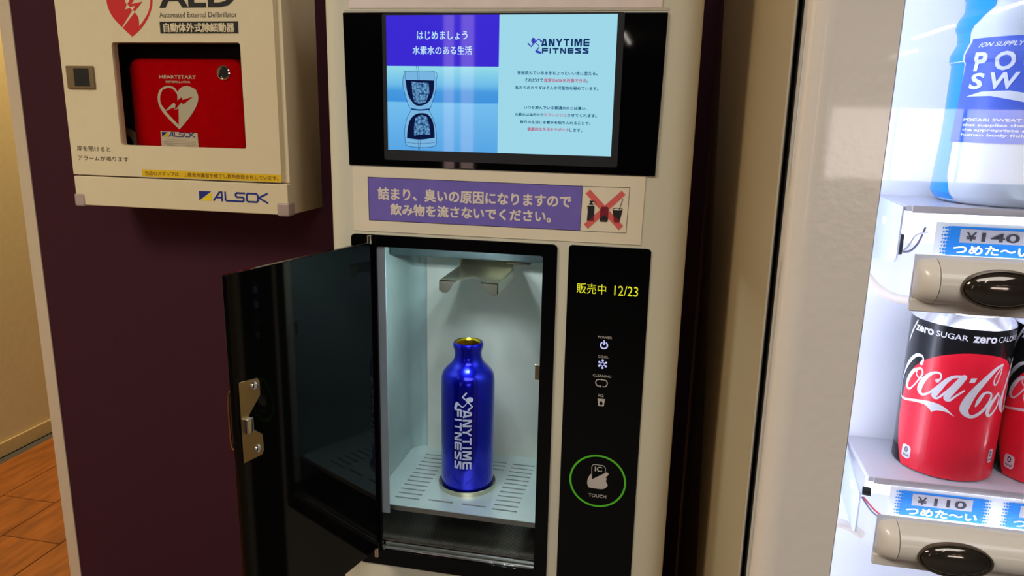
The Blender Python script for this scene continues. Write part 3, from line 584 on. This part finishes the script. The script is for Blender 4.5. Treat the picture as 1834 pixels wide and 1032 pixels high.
# ------------------------------------------------------------ bottle in the compartment
bt = empty('water_bottle', (cx, cy, 900), 'shiny blue aluminium bottle without a cap, standing on the steel tray', 'bottle')
blue = mat('anodised_blue', (14, 20, 200), rough=.22, metal=.85, var=.02, bump=.03, bscale=900, coat=.5)
prof = [(.1, 901), (31.5, 901), (33.6, 902), (34.5, 905), (34.5, 1046), (34.1, 1052), (32.6, 1057.5), (29.6, 1062), (25.4, 1066.3), (21.6, 1070), (18.9, 1074), (17.5, 1078.5), (17.2, 1083), (17.8, 1087.5), (18.9, 1091), (19.4, 1094), (19.2, 1096.4), (18.4, 1098), (16.8, 1098.4)]
MB().lathe(cx, cy, prof, 72).build('bottle_body', blue, bt, smooth_=True)
p2 = [(16.8, 1098.2), (15.9, 1097.4)]
for k in range(6): p2 += [(15.6, 1096-k*2.4), (14.6, 1095.2-k*2.4), (14.6, 1094.4-k*2.4), (15.6, 1093.8-k*2.4)]
p2 += [(15.6, 1080), (15.6, 1060), (20, 1050), (.1, 1046)]
MB().lathe(cx, cy, p2, 48).build('threaded_neck', mat('gold_thread', (214, 176, 40), rough=.2, metal=1), bt, smooth_=True)
f = Flat(); block_word(f, 'ANYTIME', 2.6, 14.2, 938, 1018.5, 2.6, .16, rot=1); block_word(f, 'FITNESS', -8.3, 1.4, 938, 1020, 2.5, .16, rot=1)
runner(f, fn=lambda x, y: (-8+(y-1442)*1.6, 1041-(x+148)*1.6))
wf = wrap(cx, cy, 34.62); f.put('logo', mat('silver_print', (200, 204, 226), rough=.5, var=0), bt, wf, slice_=2)
# ------------------------------------------------------------ defibrillator cabinet on the wall
ac = empty('defibrillator_cabinet', (-1007, WY, 1380), 'cream metal wall cabinet with a window, heart emblem and lettering, on the purple wall', 'cabinet')
AX0, AX1, AF = -1259, -756.5, 612
b = MB()
T_ = 1700
# body shell: back, sides, top, and the deep lower front panel
b.box(AX0, AX1, WY-3, WY, 1171, T_); b.box(AX0, AX0+2, AF+14, WY, 1171, T_); b.box(AX1-2, AX1, AF+14, WY, 1171, T_); b.box(AX0, AX1, AF+14, WY, T_-2, T_); b.box(AX0, AX1, AF+14, WY, 1234, 1236)
b.build('shell', aedm, ac, bevel=.5)
MB().box(AX0, AX1, AF, WY, 1171, 1234).build('lower_panel', aedm, ac, bevel=2)
MB().box(-771, AX1, AF+11, AF+16, 1236, T_).build('side_rail', aedm, ac, bevel=1.5)
MB().box(AX0+2, AX1-2, WY-5, WY-3.2, 1236, T_-2).build('lining', mat('dark_lining', (52, 46, 42), rough=.6), ac)
dd = Flat().poly(rrect(AX0, -768.5, 1237, T_, 2), [rrect(-1134, -843.5, 1302.5, 1509, 6)]).solid('cabinet_door', aedm, ac, slab(AF), 18, bevel=1)
Flat().poly(rrect(-1137, -840, 1299, 1512, 4)).solid('window_pane', pane_mat('cabinet_pane', (.92, .92, .9), .12), dd, slab(AF+5), 2)
lt = MB().box(-1246, -1180.5, AF-5, AF+.5, 1416, 1462.5).build('latch', mat('bronze_latch', (128, 108, 80), rough=.4, metal=.4), dd, bevel=2)
MB().box(-1227, -1190, AF-5.6, AF-3, 1421, 1457.5).build('latch_recess', blackm, lt, bevel=1)
gm = mat('clear_rubber', (200, 178, 170), rough=.3, var=.03, trans=.35)
for x0, x1 in ((-1262, -1237), (-781, -753.5)): MB().box(x0, x1, AF-3, AF+24, 1168, 1196).build('corner_guard', gm, ac, bevel=4)
bi = mat('brown_black_ink', (34, 26, 18), rough=.6, var=0)
FA = front(AF-.4)
f = Flat().text('AED', -1016, -848, 1575, 1620, bold=.03); f.put('large_lettering', mat('black_print', (16, 12, 10), rough=.6, var=0), dd, FA)
f = Flat().text('Automated External Defibrillator', -1017, -846, 1556.5, 1566.5, bold=0); f.put('english_lettering', bi, dd, FA)
f = Flat().text('扉を開けると', -1243, -1161, 1287.5, 1298.2).text('アラームが鳴ります', -1243, -1119.5, 1267.6, 1278, bold=0); f.put('small_lettering', bi, dd, FA)
Flat().rect(-1018, -844.5, 1526.2, 1549).put('title_bar', mat('black_print', (0, 0, 0)), dd, FA)
Flat().text('自動体外式除細動器', -1009.5, -853.3, 1529.3, 1545.8, bold=.03).put('title_lettering', aedm, dd, front(AF-.7))
f = Flat()
for k in ('h_main', 'h_bolt', 'h_low', 'h_ring'): f.poly(csmooth(TR[k]))
# the rest of the emblem above the picture's edge
f.poly([(-1136, 1594), (-1135.5, 1606), (-1130, 1622), (-1116, 1633), (-1100, 1633), (-1088, 1622), (-1090, 1594)]).poly([(-1022.5, 1594), (-1023.5, 1604), (-1030, 1620), (-1045, 1630), (-1062, 1630), (-1078, 1616), (-1078, 1622), (-1064, 1635), (-1043, 1635), (-1026, 1624), (-1018.5, 1606), (-1018, 1594)])
f.put('heart_emblem', red_ink, dd, FA)
yb_ = Flat().poly([(-1089.5, 1253.4), (-768.8, 1253.1), (-768.8, 1238.4), (-1089.5, 1238.6)]).put('yellow_strip', mat('yellow_sticker', (226, 184, 20), rough=.5), dd, FA)
Flat().text('当店のスタッフは、上級救命講習を修了し救命技能を有しています。', -1082, -775, 1241.5, 1250.3, bold=.006).put('strip_lettering', mat('brown_print', (90, 40, 16), rough=.6, var=0), yb_, front(AF-.6))
ab = mat('logo_blue', (22, 42, 128), rough=.5, var=0); ay = mat('logo_yellow', (236, 206, 24), rough=.5, var=0)
def alsok(parent, x, z, k, Y, nm):
    m = lambda a, c: (x+a*k, z+c*k)
    Flat().conv([m(0, 0), m(0, 20), m(28.6, 20)]).put(nm+'_blue_flag', ab, parent, front(Y)); Flat().conv([m(2, 0), m(28.6, 18.6), m(28.6, 0)]).put(nm+'_yellow_flag', ay, parent, front(Y))
    f = Flat(); w = 4.2*k; X = 34
    for pl in ([(0,2),(14,19),(19,19),(19,2)], [(6,8),(18,8)], [(27,19),(27,4),(30,2),(46,2)], [(71,19),(54,19),(51,16.5),(51,13),(54,10.5),(66,10.5),(69,8),(69,4.5),(66,2),(48,2)], [(79,19),(76,16),(76,5),(79,2),(98,2),(101,5),(101,16),(98,19),(79,19)], [(122,20),(103,11),(122,1.5)]):
        for a, c in zip(pl, pl[1:]): f.bar(m(a[0]+X, a[1]), m(c[0]+X, c[1]), w*.9)
    f.put(nm+'_lettering', ab, parent, front(Y))
lp_ = bpy.data.objects['lower_panel']
alsok(lp_, -958.5, 1193.2, 1.0, AF-.4, 'logo')

# red carrying case behind the window, and the strap beside it
rc = empty('defibrillator_case', (-1008, 700, 1238), 'red soft case with a white heart emblem, seen through the cabinet window', 'case')
redm = mat('red_fabric', (196, 1, 10), rough=.85, spec=.03, var=.06, nscale=60, bump=.4, bscale=900)
b = MB(); lo = []
for y, i in ((660, 0), (661.5, 0)): pass
for y, ins in ((672, 0), (663, 3), (660, 9)): lo.append([(x, y, z) for x, z in rrect(-1139+ins, -872-ins, 1237+ins, 1483-ins, 24-ins, 6)])
b.loft([[(x, 740, z) for x, _, z in lo[0]]]+lo); b.build('shell', redm, rc, smooth_=True)
b = MB(); b.lathe(-913, 1454, [(10, 659.6), (12.5, 656.5), (15, 657.6), (15.8, 660.5)], 32, axis='Y'); b.build('eyelet', chrome, rc, smooth_=True)
MB().lathe(-913, 1454, [(.1, 659.5), (11, 659.5)], 24, axis='Y').build('eyelet_hole', blackm, rc)
RF = front(659.5); cpr = mat('case_print', (214, 202, 176), rough=.7, var=.01)
Flat().text('HEARTSTART', -1064.5, -978, 1440.8, 1447.9, bold=.02).text('DEFIBRILLATOR', -1050, -992, 1432.3, 1436.6, bold=.02).put('lettering', cpr, rc, RF)
Flat().poly(csmooth(TR['b_out'])).put('heart', cpr, rc, RF)
Flat().poly(csmooth(TR['b_in'])).poly(TR['b_in2']).put('heart_shade', redm, rc, front(659.2))
Flat().poly(TR['b_bolt']).put('heart_bolt', cpr, rc, front(658.9))
# the notch of red across the light half
Flat().poly([TR['b_bolt'][1], TR['b_bolt'][2], TR['b_bolt'][3], TR['b_bolt'][4], TR['b_bolt'][5], TR['b_bolt'][6], TR['b_bolt'][7], TR['b_in'][0]]).put('heart_cut', redm, rc, front(658.8))
lb = Flat().poly([(-1072, 1332), (-983.7, 1330), (-983, 1296), (-1072, 1297)]).put('label', paper, rc, front(658.8))
alsok(lb, -1069, 1320.5, .50, 658.5, 'label_logo')
f = Flat()
for i, (a, c) in enumerate(((-1060, -1010), (-1068, -992), (-1066, -990), (-1060, -1040), (-1014, -990))): z = (1314, 1310, 1306.5, 1303, 1303)[i]; f.rect(a, c, z, z+.8)
f.put('fine_print', mat('grey_print', (150, 140, 128), var=0), lb, front(658.5))
st = empty('carrying_strap', (-1180, 700, 1238), 'pale folded strap beside the red case in the cabinet', 'strap')
sb_ = MB(); sb_.tube([(-1215, 725, 1330), (-1180, 712, 1318), (-1163, 700, 1298), (-1156, 690, 1268), (-1160, 690, 1248)], 9, 8); sb_.build('webbing', mat('khaki_webbing', (196, 176, 138), rough=.8), st, smooth_=True)
MB().box(-1192, -1143, 655, 700, 1237, 1246).build('buckle', mat('cream_plastic', (206, 194, 160), rough=.4), st, bevel=2)

# ------------------------------------------------------------ drinks vending machine
vm = empty('vending_machine', (560, 200, 0), 'cream drinks vending machine with a brightly lit display window, at the right', 'vending machine')
doorm = mat('door_enamel', (226, 212, 197), rough=.22, var=.01, bump=.3, bscale=130, coat=.8)
sidem = mat('side_enamel', (206, 180, 138), rough=.30, metal=.1, var=.02, nscale=5)
X2, VX1, VZ1 = 73.6, 1050, 1830
b = MB(); b.box(X2, X2+2, -243, 745, 30, VZ1); b.box(VX1-2, VX1, -243, 745, 30, VZ1); b.box(X2, VX1, 743, 745, 30, VZ1); b.box(X2, VX1, -243, 745, VZ1-2, VZ1); b.box(X2, VX1, -243, 745, 30, 32)
b.build('cabinet', sidem, vm, bevel=1)
MB().box(X2-.3, X2+.8, -244.5, -243, 32, VZ1).build('cabinet_edge', mat('pale_edge', (226, 214, 196), rough=.3), vm)
MB().box(X2+5, VX1-5, -263, -238, 34, VZ1-4).add([], []).build('tmp', blackm, vm)
o = bpy.data.objects['tmp']; bpy.data.objects.remove(o)
g = Flat().poly(rrect(X2+4, VX1-4, 34, VZ1-4, 2, 1), [rrect(X2+26, VX1-26, 600, VZ1-60, 2, 1)]).solid('gasket', mat('black_rubber', (12, 12, 18), rough=.6), vm, slab(-262), 20)
DX0 = 76.5; WX0, WX1, WZ0, WZ1 = 128.6, 980, 700, 1760
def dl(ins, y): return [(x, y, z) for x, z in rrect(DX0+ins, VX1-ins, 34+ins, VZ1-ins, 5, 4)]
def wl(ins, y): return [(x, y, z) for x, z in rrect(WX0+ins, WX1-ins, WZ0+ins, WZ1-ins, 3, 4)]
lo = [wl(0, -262), wl(0, -284), wl(-.8, -285), wl(-1.6, -285), dl(15.7, -285)]
for k in range(0, 7): t = math.radians(15*k); lo.append(dl(15-15*math.sin(t), -285+11*(1-math.cos(t))))
lo += [dl(0, -260), wl(-2, -260)]
b = MB(); b.loft(lo, False, False); b.build('door', doorm, vm, smooth_=True)
# lit display box
whitem = mat('white_liner', (236, 238, 246), rough=.5, var=.01)
b = MB(); b.box(100, 1000, -165, -163, 690, 1780); b.box(100, 102, -258, -163, 690, 1780); b.box(1000, 1002, -258, -163, 690, 1780); b.box(100, 1002, -258, -163, 1778, 1780); b.box(100, 1002, -258, -163, 688, 690)
b.build('display_liner', whitem, vm)
MB().box(114, 124, -250, -236, 720, 1740).build('light_tube', mat('cool_tube', (225, 235, 255), emit=6, var=0), vm)
dg = MB().box(WX0-2, WX1+2, -261, -258.5, WZ0, WZ1).build('window_pane', pane_mat('display_glass', (1, 1, 1), 1.0), vm)
shm = mat('frosted_shelf', (222, 220, 228), rough=.35, var=.01, trans=.2)
lpm = mat('backlit_panel', (240, 246, 255), emit=1.1, var=0)
def shelf(zt):
    s = MB().box(157, 998, -240, -166, zt-4, zt).build('shelf', shm, vm, bevel=.8)
    MB().box(161, 998, -241, -239.6, zt-4.6, zt).build('shelf_lip', mat('lip_grey', (206, 196, 196), rough=.4), s)
    MB().box(166, 996, -205, -203, zt-30, zt-5).build('light_panel', lpm, s)
    return s
s1 = shelf(1326.8); s2 = shelf(1129)
bm_ = mat('zinc_bracket', (206, 214, 232), rough=.4, metal=.2)
def xplate(X, pts, name, par):
    b = MB(); b.loft([[(X, y, z) for y, z in pts], [(X+1.2, y, z) for y, z in pts]]); return b.build(name, bm_, par)
p1 = xplate(155, [(-240, 1326), (-240, 1291), (-236, 1287.5), (-166, 1279), (-166, 1327)], 'side_bracket', s1)
p2 = xplate(154, [(-236, 1112), (-236, 1082), (-231, 1079), (-166, 1090), (-166, 1131)], 'side_bracket', s2)
MB().box(154.2, 155, -206, -200, 1309.5, 1314.5).build('bracket_slot', mat('white_gap', (250, 250, 252), emit=.3, var=0), p1)
MB().box(153.2, 154, -216, -211, 1106, 1112).build('bracket_slot', MATS['white_gap'], p2)
b = MB(); b.tube([(155.5, -236, 1115.5), (161, -237, 1115.5)], 3.2, 10); b.build('bolt', blackm, s2)
MB().box(156.5, 161, -232, -226, 1292, 1306).build('connector', mat('dark_connector', (40, 44, 52), rough=.4), s1, bevel=.6)
wg = mat('violet_wire', (110, 108, 140), rough=.5); ww = mat('white_wire', (230, 230, 238), rough=.5); wr = mat('red_wire', (220, 70, 90), rough=.5)
b = MB(); b.tube([(159, -230, 1294), (166, -230, 1294.5), (172, -226, 1300), (177, -220, 1310)], .75, 8); b.build('wire', wg, s1, smooth_=True)
b = MB(); b.tube([(159, -231, 1292), (165, -229, 1297), (170, -226, 1305), (178, -224, 1307)], .75, 8); b.build('wire', ww, s1, smooth_=True)
b = MB(); b.tube([(157, -236, 1110), (162, -232, 1104), (168, -228, 1097), (176, -224, 1090)], .7, 8); b.build('wire', wr, s2, smooth_=True)
b = MB(); b.tube([(156, -236, 1110), (160, -233, 1104), (166, -229, 1096), (173, -226, 1090)], .6, 8); b.build('wire', wg, s2, smooth_=True)
hose = mat('cream_conduit', (226, 214, 204), rough=.5)
for z, s in ((1268, s1), (1086, s2)):
    b = MB(); b.tube([(118, -215, z+14), (140, -212, z+8), (154, -208, z-5), (168, -208, z-12), (186, -210, z-13)] if s is s1 else [(118, -225, z-6), (140, -224, z-5), (152, -222, z-8), (164, -220, z-15)], 3.4, 12); b.build('conduit', hose, s, smooth_=True)
# selection rails with their lens buttons
railm = mat('rail_plastic', (224, 212, 198), rough=.3, var=.01, coat=.3)
platem = mat('rail_backplate', (214, 216, 232), rough=.45)
lensm = mat('smoked_lens', (92, 82, 72), rough=.08, metal=.8, var=.1, coat=.8)
def rail(zc, top, oz):
    t = MB().box(157.2, 990, -272, -270.8, zc-17.6, zc+16.4).build('button_rail', platem, vm)
    MB().box(157.0, 990, -275, -271, zc-20.2, zc-12).build('rail_base', railm, t, bevel=.8)
    b = MB(); lo = []
    # capsule: elliptical bar with a domed left end
    for x, k in ((157.6, .12), (158.4, .42), (160.2, .68), (163.5, .88), (168.3, .985), (168.9, 1.0)):
        lo.append([(x, -272-15*k*max(0, math.sin(math.radians(a))), zc+14.6*(.55+.45*k)*math.cos(math.radians(a))) for a in range(0, 181, 12)])
    b.loft(lo, True, True, closed=True); b.build('end_cap', railm, t, smooth_=True)
    b = MB(); b.loft([[(x, -272-15*math.sin(math.radians(a)), zc+14.6*math.cos(math.radians(a))) for a in range(0, 181, 9)] for x in (169.4, 990)], True, True); b.build('rail_front', railm, t, smooth_=True)
    for i in range(11):
        cx_ = 203.5+70*i
        if cx_ > 960: break
        b = MB(); lo = []
        rimp = [(23.2, 12.4, -285.6), (23.2, 12.4, -288.2), (22.0, 11.4, -288.6), (21.6, 11.0, -287.4)]
        b.loft([[(cx_+rx*math.cos(math.radians(a)), y, oz+rz*math.sin(math.radians(a))) for a in range(0, 360, 8)] for rx, rz, y in rimp], False, False)
        rimo = b.build('button_rim', mat('dark_rim', (96, 84, 70), rough=.3, metal=.5), t, smooth_=True) if i == 0 else None
        if i == 0:
            rim0 = rimo; b = MB()
            b.loft([[(cx_+21.6*k*math.cos(math.radians(a)), -287.2-5.0*math.sqrt(max(0, 1-k*k)), oz+11.1*k*math.sin(math.radians(a))) for a in range(0, 360, 8)] for k in (1, .97, .9, .78, .6, .4, .2, .02)], False, True)
            ln0 = b.build('button_lens', lensm, t, smooth_=True)
        else:
            for src in (rim0, ln0):
                c = src.copy(); COL.objects.link(c); c.parent = t; c.location = Vector((70*i/1000, 0, 0))
    MB().box(176, 985, -257.5, -254, zc-15, zc-7).build('light_tube', mat('front_tube', (235, 240, 255), emit=13, var=0), t)
    return t
rail(1282.8, 0, 1282.4); rail(1099.8, 0, 1097.4)

# price tags
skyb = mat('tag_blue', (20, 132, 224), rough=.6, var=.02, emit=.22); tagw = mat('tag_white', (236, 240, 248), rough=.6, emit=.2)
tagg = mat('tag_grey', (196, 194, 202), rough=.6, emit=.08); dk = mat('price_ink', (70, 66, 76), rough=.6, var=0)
def price_tag(x, z0, price, label, par=None):
    t = empty('price_tag', (x, -242, z0), label, 'price tag', 'price tags under the drinks')
    Flat().rect(x-4, x+66, z0-3.2, z0+21.5).solid('card', tagw, t, slab(-243.4), .6)
    f = Flat().rect(x+5, x+57, z0, z0+19.3)
    for k in range(8):
        zz = z0+1.2+k*2.4
        for q, r in ((4.6, 1.25), (2.6, .85), (.9, .55)):
            o_ = (k % 2)*.5; f.disc(x+q-o_, zz, r, 10); f.disc(x+62-q+o_, zz, r, 10)
    f.put('blue_field', skyb, t, front(-243.7))
    Flat().rect(x+11, x+50.5, z0+8.6, z0+17.6).put('price_plate', tagg, t, front(-243.9))
    Flat().text('¥', x+14.5, x+21, z0+9.8, z0+15.8, bold=.012).text(price, x+25.5 if price[1] == '1' else x+24, x+46.6, z0+9.8, z0+15.8, bold=.02).put('price_lettering', dk, t, front(-244.1))
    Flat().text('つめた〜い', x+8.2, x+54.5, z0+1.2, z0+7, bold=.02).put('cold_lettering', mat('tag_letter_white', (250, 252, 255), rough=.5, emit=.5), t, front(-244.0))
    return t
price_tag(176, 1103.6, '110', 'blue and white price tag reading 110 yen, under the first can')
price_tag(245.8, 1103.4, '110', 'blue and white price tag at the right edge, under the second can')
price_tag(180, 1295.5, '140', 'blue and white price tag reading 140 yen, under the plastic bottle')

# cans
canblack = mat('can_black', (34, 34, 38), rough=.25, metal=.5, var=.02, coat=.4); canred = mat('can_red', (255, 30, 58), rough=.3, metal=.0, var=.01, coat=.4)
alu = mat('can_aluminium', (226, 226, 236), rough=.22, metal=.8); canw = mat('can_white', (238, 236, 244), rough=.35, var=0)
def can(X, Y, Z, label):
    r = 33.4
    t = empty('drink_can', (X, Y, Z), label, 'can', 'drink cans on the lower shelf')
    MB().lathe(X, Y, [(25, Z+.3), (26.5, Z), (31.5, Z), (33, Z+.8), (r, Z+1.4), (r, Z+13)], 64).build('base', canblack, t, smooth_=True)
    MB().lathe(X, Y, [(r, Z+1.2), (r, Z+113.6)], 64).build('sleeve', canblack, t, smooth_=True)
    MB().lathe(X, Y, [(r, Z+113.6), (r-.8, Z+115.2), (28.2, Z+121.2), (27.4, Z+122.6), (27.6, Z+124), (26.4, Z+124.2), (25.6, Z+121.4), (.1, Z+121.4)], 64).build('lid', alu, t, smooth_=True)
    w = wrap(X, Y, r+.12); dz = Z-1129
    pts = smooth([(-40.5, 1130), (-43.5, 1136), (-47.5, 1146), (-51, 1160), (-51.5, 1175), (-48, 1192), (-41.5, 1205.3), (-30.6, 1215.6), (-17.4, 1222.4), (-4.2, 1225.5), (9.4, 1225.0), (22, 1221.5), (32, 1214), (41, 1203), (47, 1190), (50, 1172), (49, 1155), (45, 1142), (40, 1130)], 3)
    rd = Flat().poly([(a, c+dz) for a, c in pts]).put('red_disc', canred, t, w, slice_=2)
    f = Flat()
    pass
    for k in STR: f.stroke([(a, c+dz, q) for a, c, q in STR[k]])
    f.poly([(a, c+dz) for a, c in csmooth(TAIL)]); f.poly([(a, c+dz) for a, c in HYPH])
    f.stroke([(27, 1183+dz, 1.6), (25, 1190+dz, 2.6), (31, 1206+dz, 2.4), (37, 1219+dz, 1.2), (33.5, 1216+dz, 1.2), (28, 1200+dz, 1.8), (27.5, 1185+dz, 2.4), (31, 1181+dz, 1.4), (35, 1186+dz, 1.2)])
    f.stroke([(44, 1197+dz, 1.6), (38, 1196+dz, 2.6), (34.5, 1188+dz, 3), (36, 1181+dz, 2), (41, 1186+dz, 1.6), (45, 1197+dz, 2.4), (43, 1187+dz, 2.8), (44.5, 1181+dz, 1.8), (49, 1186+dz, 1)])
    f.put('script_lettering', canw, t, wrap(X, Y, r+.26), slice_=2)
    f = Flat().text('zero', -45.2, -29, 1233.4+dz, 1237.9+dz, bold=.03).text('SUGAR', -27.2, -7, 1234+dz, 1238+dz, bold=.01).text('zero', -4.2, 11.6, 1233.6+dz, 1238.1+dz, bold=.03).text('CALORIES', 13, 36, 1234.2+dz, 1238.2+dz, bold=.0)
    f.put('top_lettering', canw, t, wrap(X, Y, r+.2), slice_=2)
    f = Flat().poly(rrect(-41, -33, 1136+dz, 1146.5+dz, 2.6)).poly(rrect(22, 27, 1143+dz, 1153.5+dz, 2))
    f.put('calorie_badge', canw, t, wrap(X, Y, r+.3), slice_=2)
    f = Flat()
    for x_, z_ in ((-41, 1136), (20, 1143)): f.text('0', x_+2.5, x_+5.5, z_+4.6+dz, z_+9.2+dz, bold=.02).text('kcal', x_+1.5, x_+6.5, z_+1.7+dz, z_+3.7+dz, bold=.02)
    f.put('badge_lettering', dk, t, wrap(X, Y, r+.4), slice_=2)
    f = Flat().stroke([(-52.5, 1223+dz, 1.3), (-50, 1230+dz, 1.8), (-44.5, 1240.5+dz, 1.3)]); f.put('ribbon_mark', canw, t, wrap(X, Y, r+.2), slice_=1.5)
    return t
can(217.5, -200, 1129, 'black and red drink can, left of the two on the lower shelf, fully in view')
can(287, -200, 1129, 'black and red drink can cut off by the right edge of the picture')

# plastic bottle on the upper shelf
X, Y, r = 231.5, -195, 43
pb = empty('sports_drink_bottle', (X, Y, 1327), 'large blue and white plastic drink bottle on the upper lit shelf', 'bottle')
pet = mat('frosted_white_plastic', (226, 236, 248), rough=.3, var=.02)
prof = [(.1, 1328), (38, 1327.2), (42, 1329), (r+2.2, 1334), (r+1.8, 1345), (r+.2, 1372), (r, 1380), (r, 1420), (r+1.6, 1421.5), (r+1.8, 1426), (r+.6, 1429), (r-1.6, 1434), (r-1, 1440), (r+.8, 1444), (r-.5, 1450), (r-3.5, 1455), (r-3.2, 1462), (r-1, 1466), (r-1, 1488), (38, 1506), (26, 1524), (16, 1532), (15, 1545), (.1, 1545)]
MB().lathe(X, Y, prof, 64).build('bottle_body', pet, pb, smooth_=True)
MB().lathe(X, Y, [(17, 1536), (17.5, 1537), (17.5, 1556), (16, 1558), (.1, 1558)], 40).build('cap', mat('blue_cap', (20, 70, 190), rough=.4), pb, smooth_=True)
def rad(z):
    for (r0, z0), (r1, z1) in zip(prof, prof[1:]):
        if z0 <= z <= z1 and z1 > z0: return r0+(r1-r0)*(z-z0)/(z1-z0)
    return r
def pw(off): return lambda u, v, l=0: (X+(rad(v)+off+l)*math.sin(u/43), Y-(rad(v)+off+l)*math.cos(u/43), v)
def vsub(fl):   # also cut along v so that the print follows the profile
    bm = bmesh.new(); vs = [bm.verts.new(p) for p in fl.v]
    for q in fl.f:
        try: bm.faces.new([vs[i] for i in q])
        except ValueError: pass
    z = 1328
    while z < 1500: bmesh.ops.bisect_plane(bm, geom=bm.verts[:]+bm.edges[:]+bm.faces[:], plane_co=(0, z, 0), plane_no=(0, 1, 0)); z += 2
    bm.verts.index_update(); fl.v = [tuple(v.co) for v in bm.verts]; fl.f = [tuple(v.index for v in q.verts) for q in bm.faces]; bm.free(); return fl
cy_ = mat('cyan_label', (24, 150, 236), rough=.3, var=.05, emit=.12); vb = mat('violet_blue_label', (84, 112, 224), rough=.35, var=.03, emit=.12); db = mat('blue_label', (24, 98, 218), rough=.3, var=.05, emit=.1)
vsub(Flat().poly([(-80, 1329), (-52, 1327.8), (-46, 1328), (-50, 1336), (-53.5, 1346), (-54.5, 1367), (-55, 1440), (-48, 1446), (-40, 1456), (-36, 1478), (-80, 1478)])).put('side_stripe', cy_, pb, pw(.25), slice_=2)
vsub(Flat().poly([(-57, 1368.5), (60, 1368.5), (60, 1437), (-52, 1435.5)])).put('label_band', vb, pb, pw(.5), slice_=2)
vsub(Flat().poly([(-57, 1368.6), (60, 1368.6), (60, 1387), (-20, 1388), (-40, 1390), (-56, 1389)])).put('label_foot', db, pb, pw(.6), slice_=2)
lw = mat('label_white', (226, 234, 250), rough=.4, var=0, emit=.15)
f = Flat()
for c, a, q in (('P', -46, -36.5), ('O', -32.5, -21), ('C', -17, -6), ('A', -2, 9.5), ('R', 14, 24), ('I', 29, 31)): f.text(c, a, q, 1414.6, 1426.4, bold=.03, shear=.12)
for c, a, q in (('S', -47.5, -37.5), ('W', -34, -17.5), ('E', -13, -4), ('A', 0, 12), ('T', 15.5, 26)): f.text(c, a, q, 1403, 1413.4, bold=.03, shear=.12)
f.text('ION SUPPLY DRINK', -44.5, -2, 1429.6, 1432.6, bold=.02, shear=.3)
f.poly([(-48.5, 1398.4), (-38, 1401.4), (-22, 1402), (0, 1398), (18, 1391), (2, 1391), (-16, 1395.4), (-32, 1398.6)])
f.text('POCARI SWEAT is a healthy beverage', -47.5, 30, 1381.8, 1384.3, bold=.02).text('that supplies the lost water and', -47.5, 22, 1378.6, 1381, bold=.02).text('the appropriate electrolytes to', -47.5, 20, 1375.4, 1377.8, bold=.02).text('human body fluids quickly', -47.5, 12, 1372.2, 1374.6, bold=.02)
vsub(f).put('label_lettering', lw, pb, pw(.8), slice_=2)
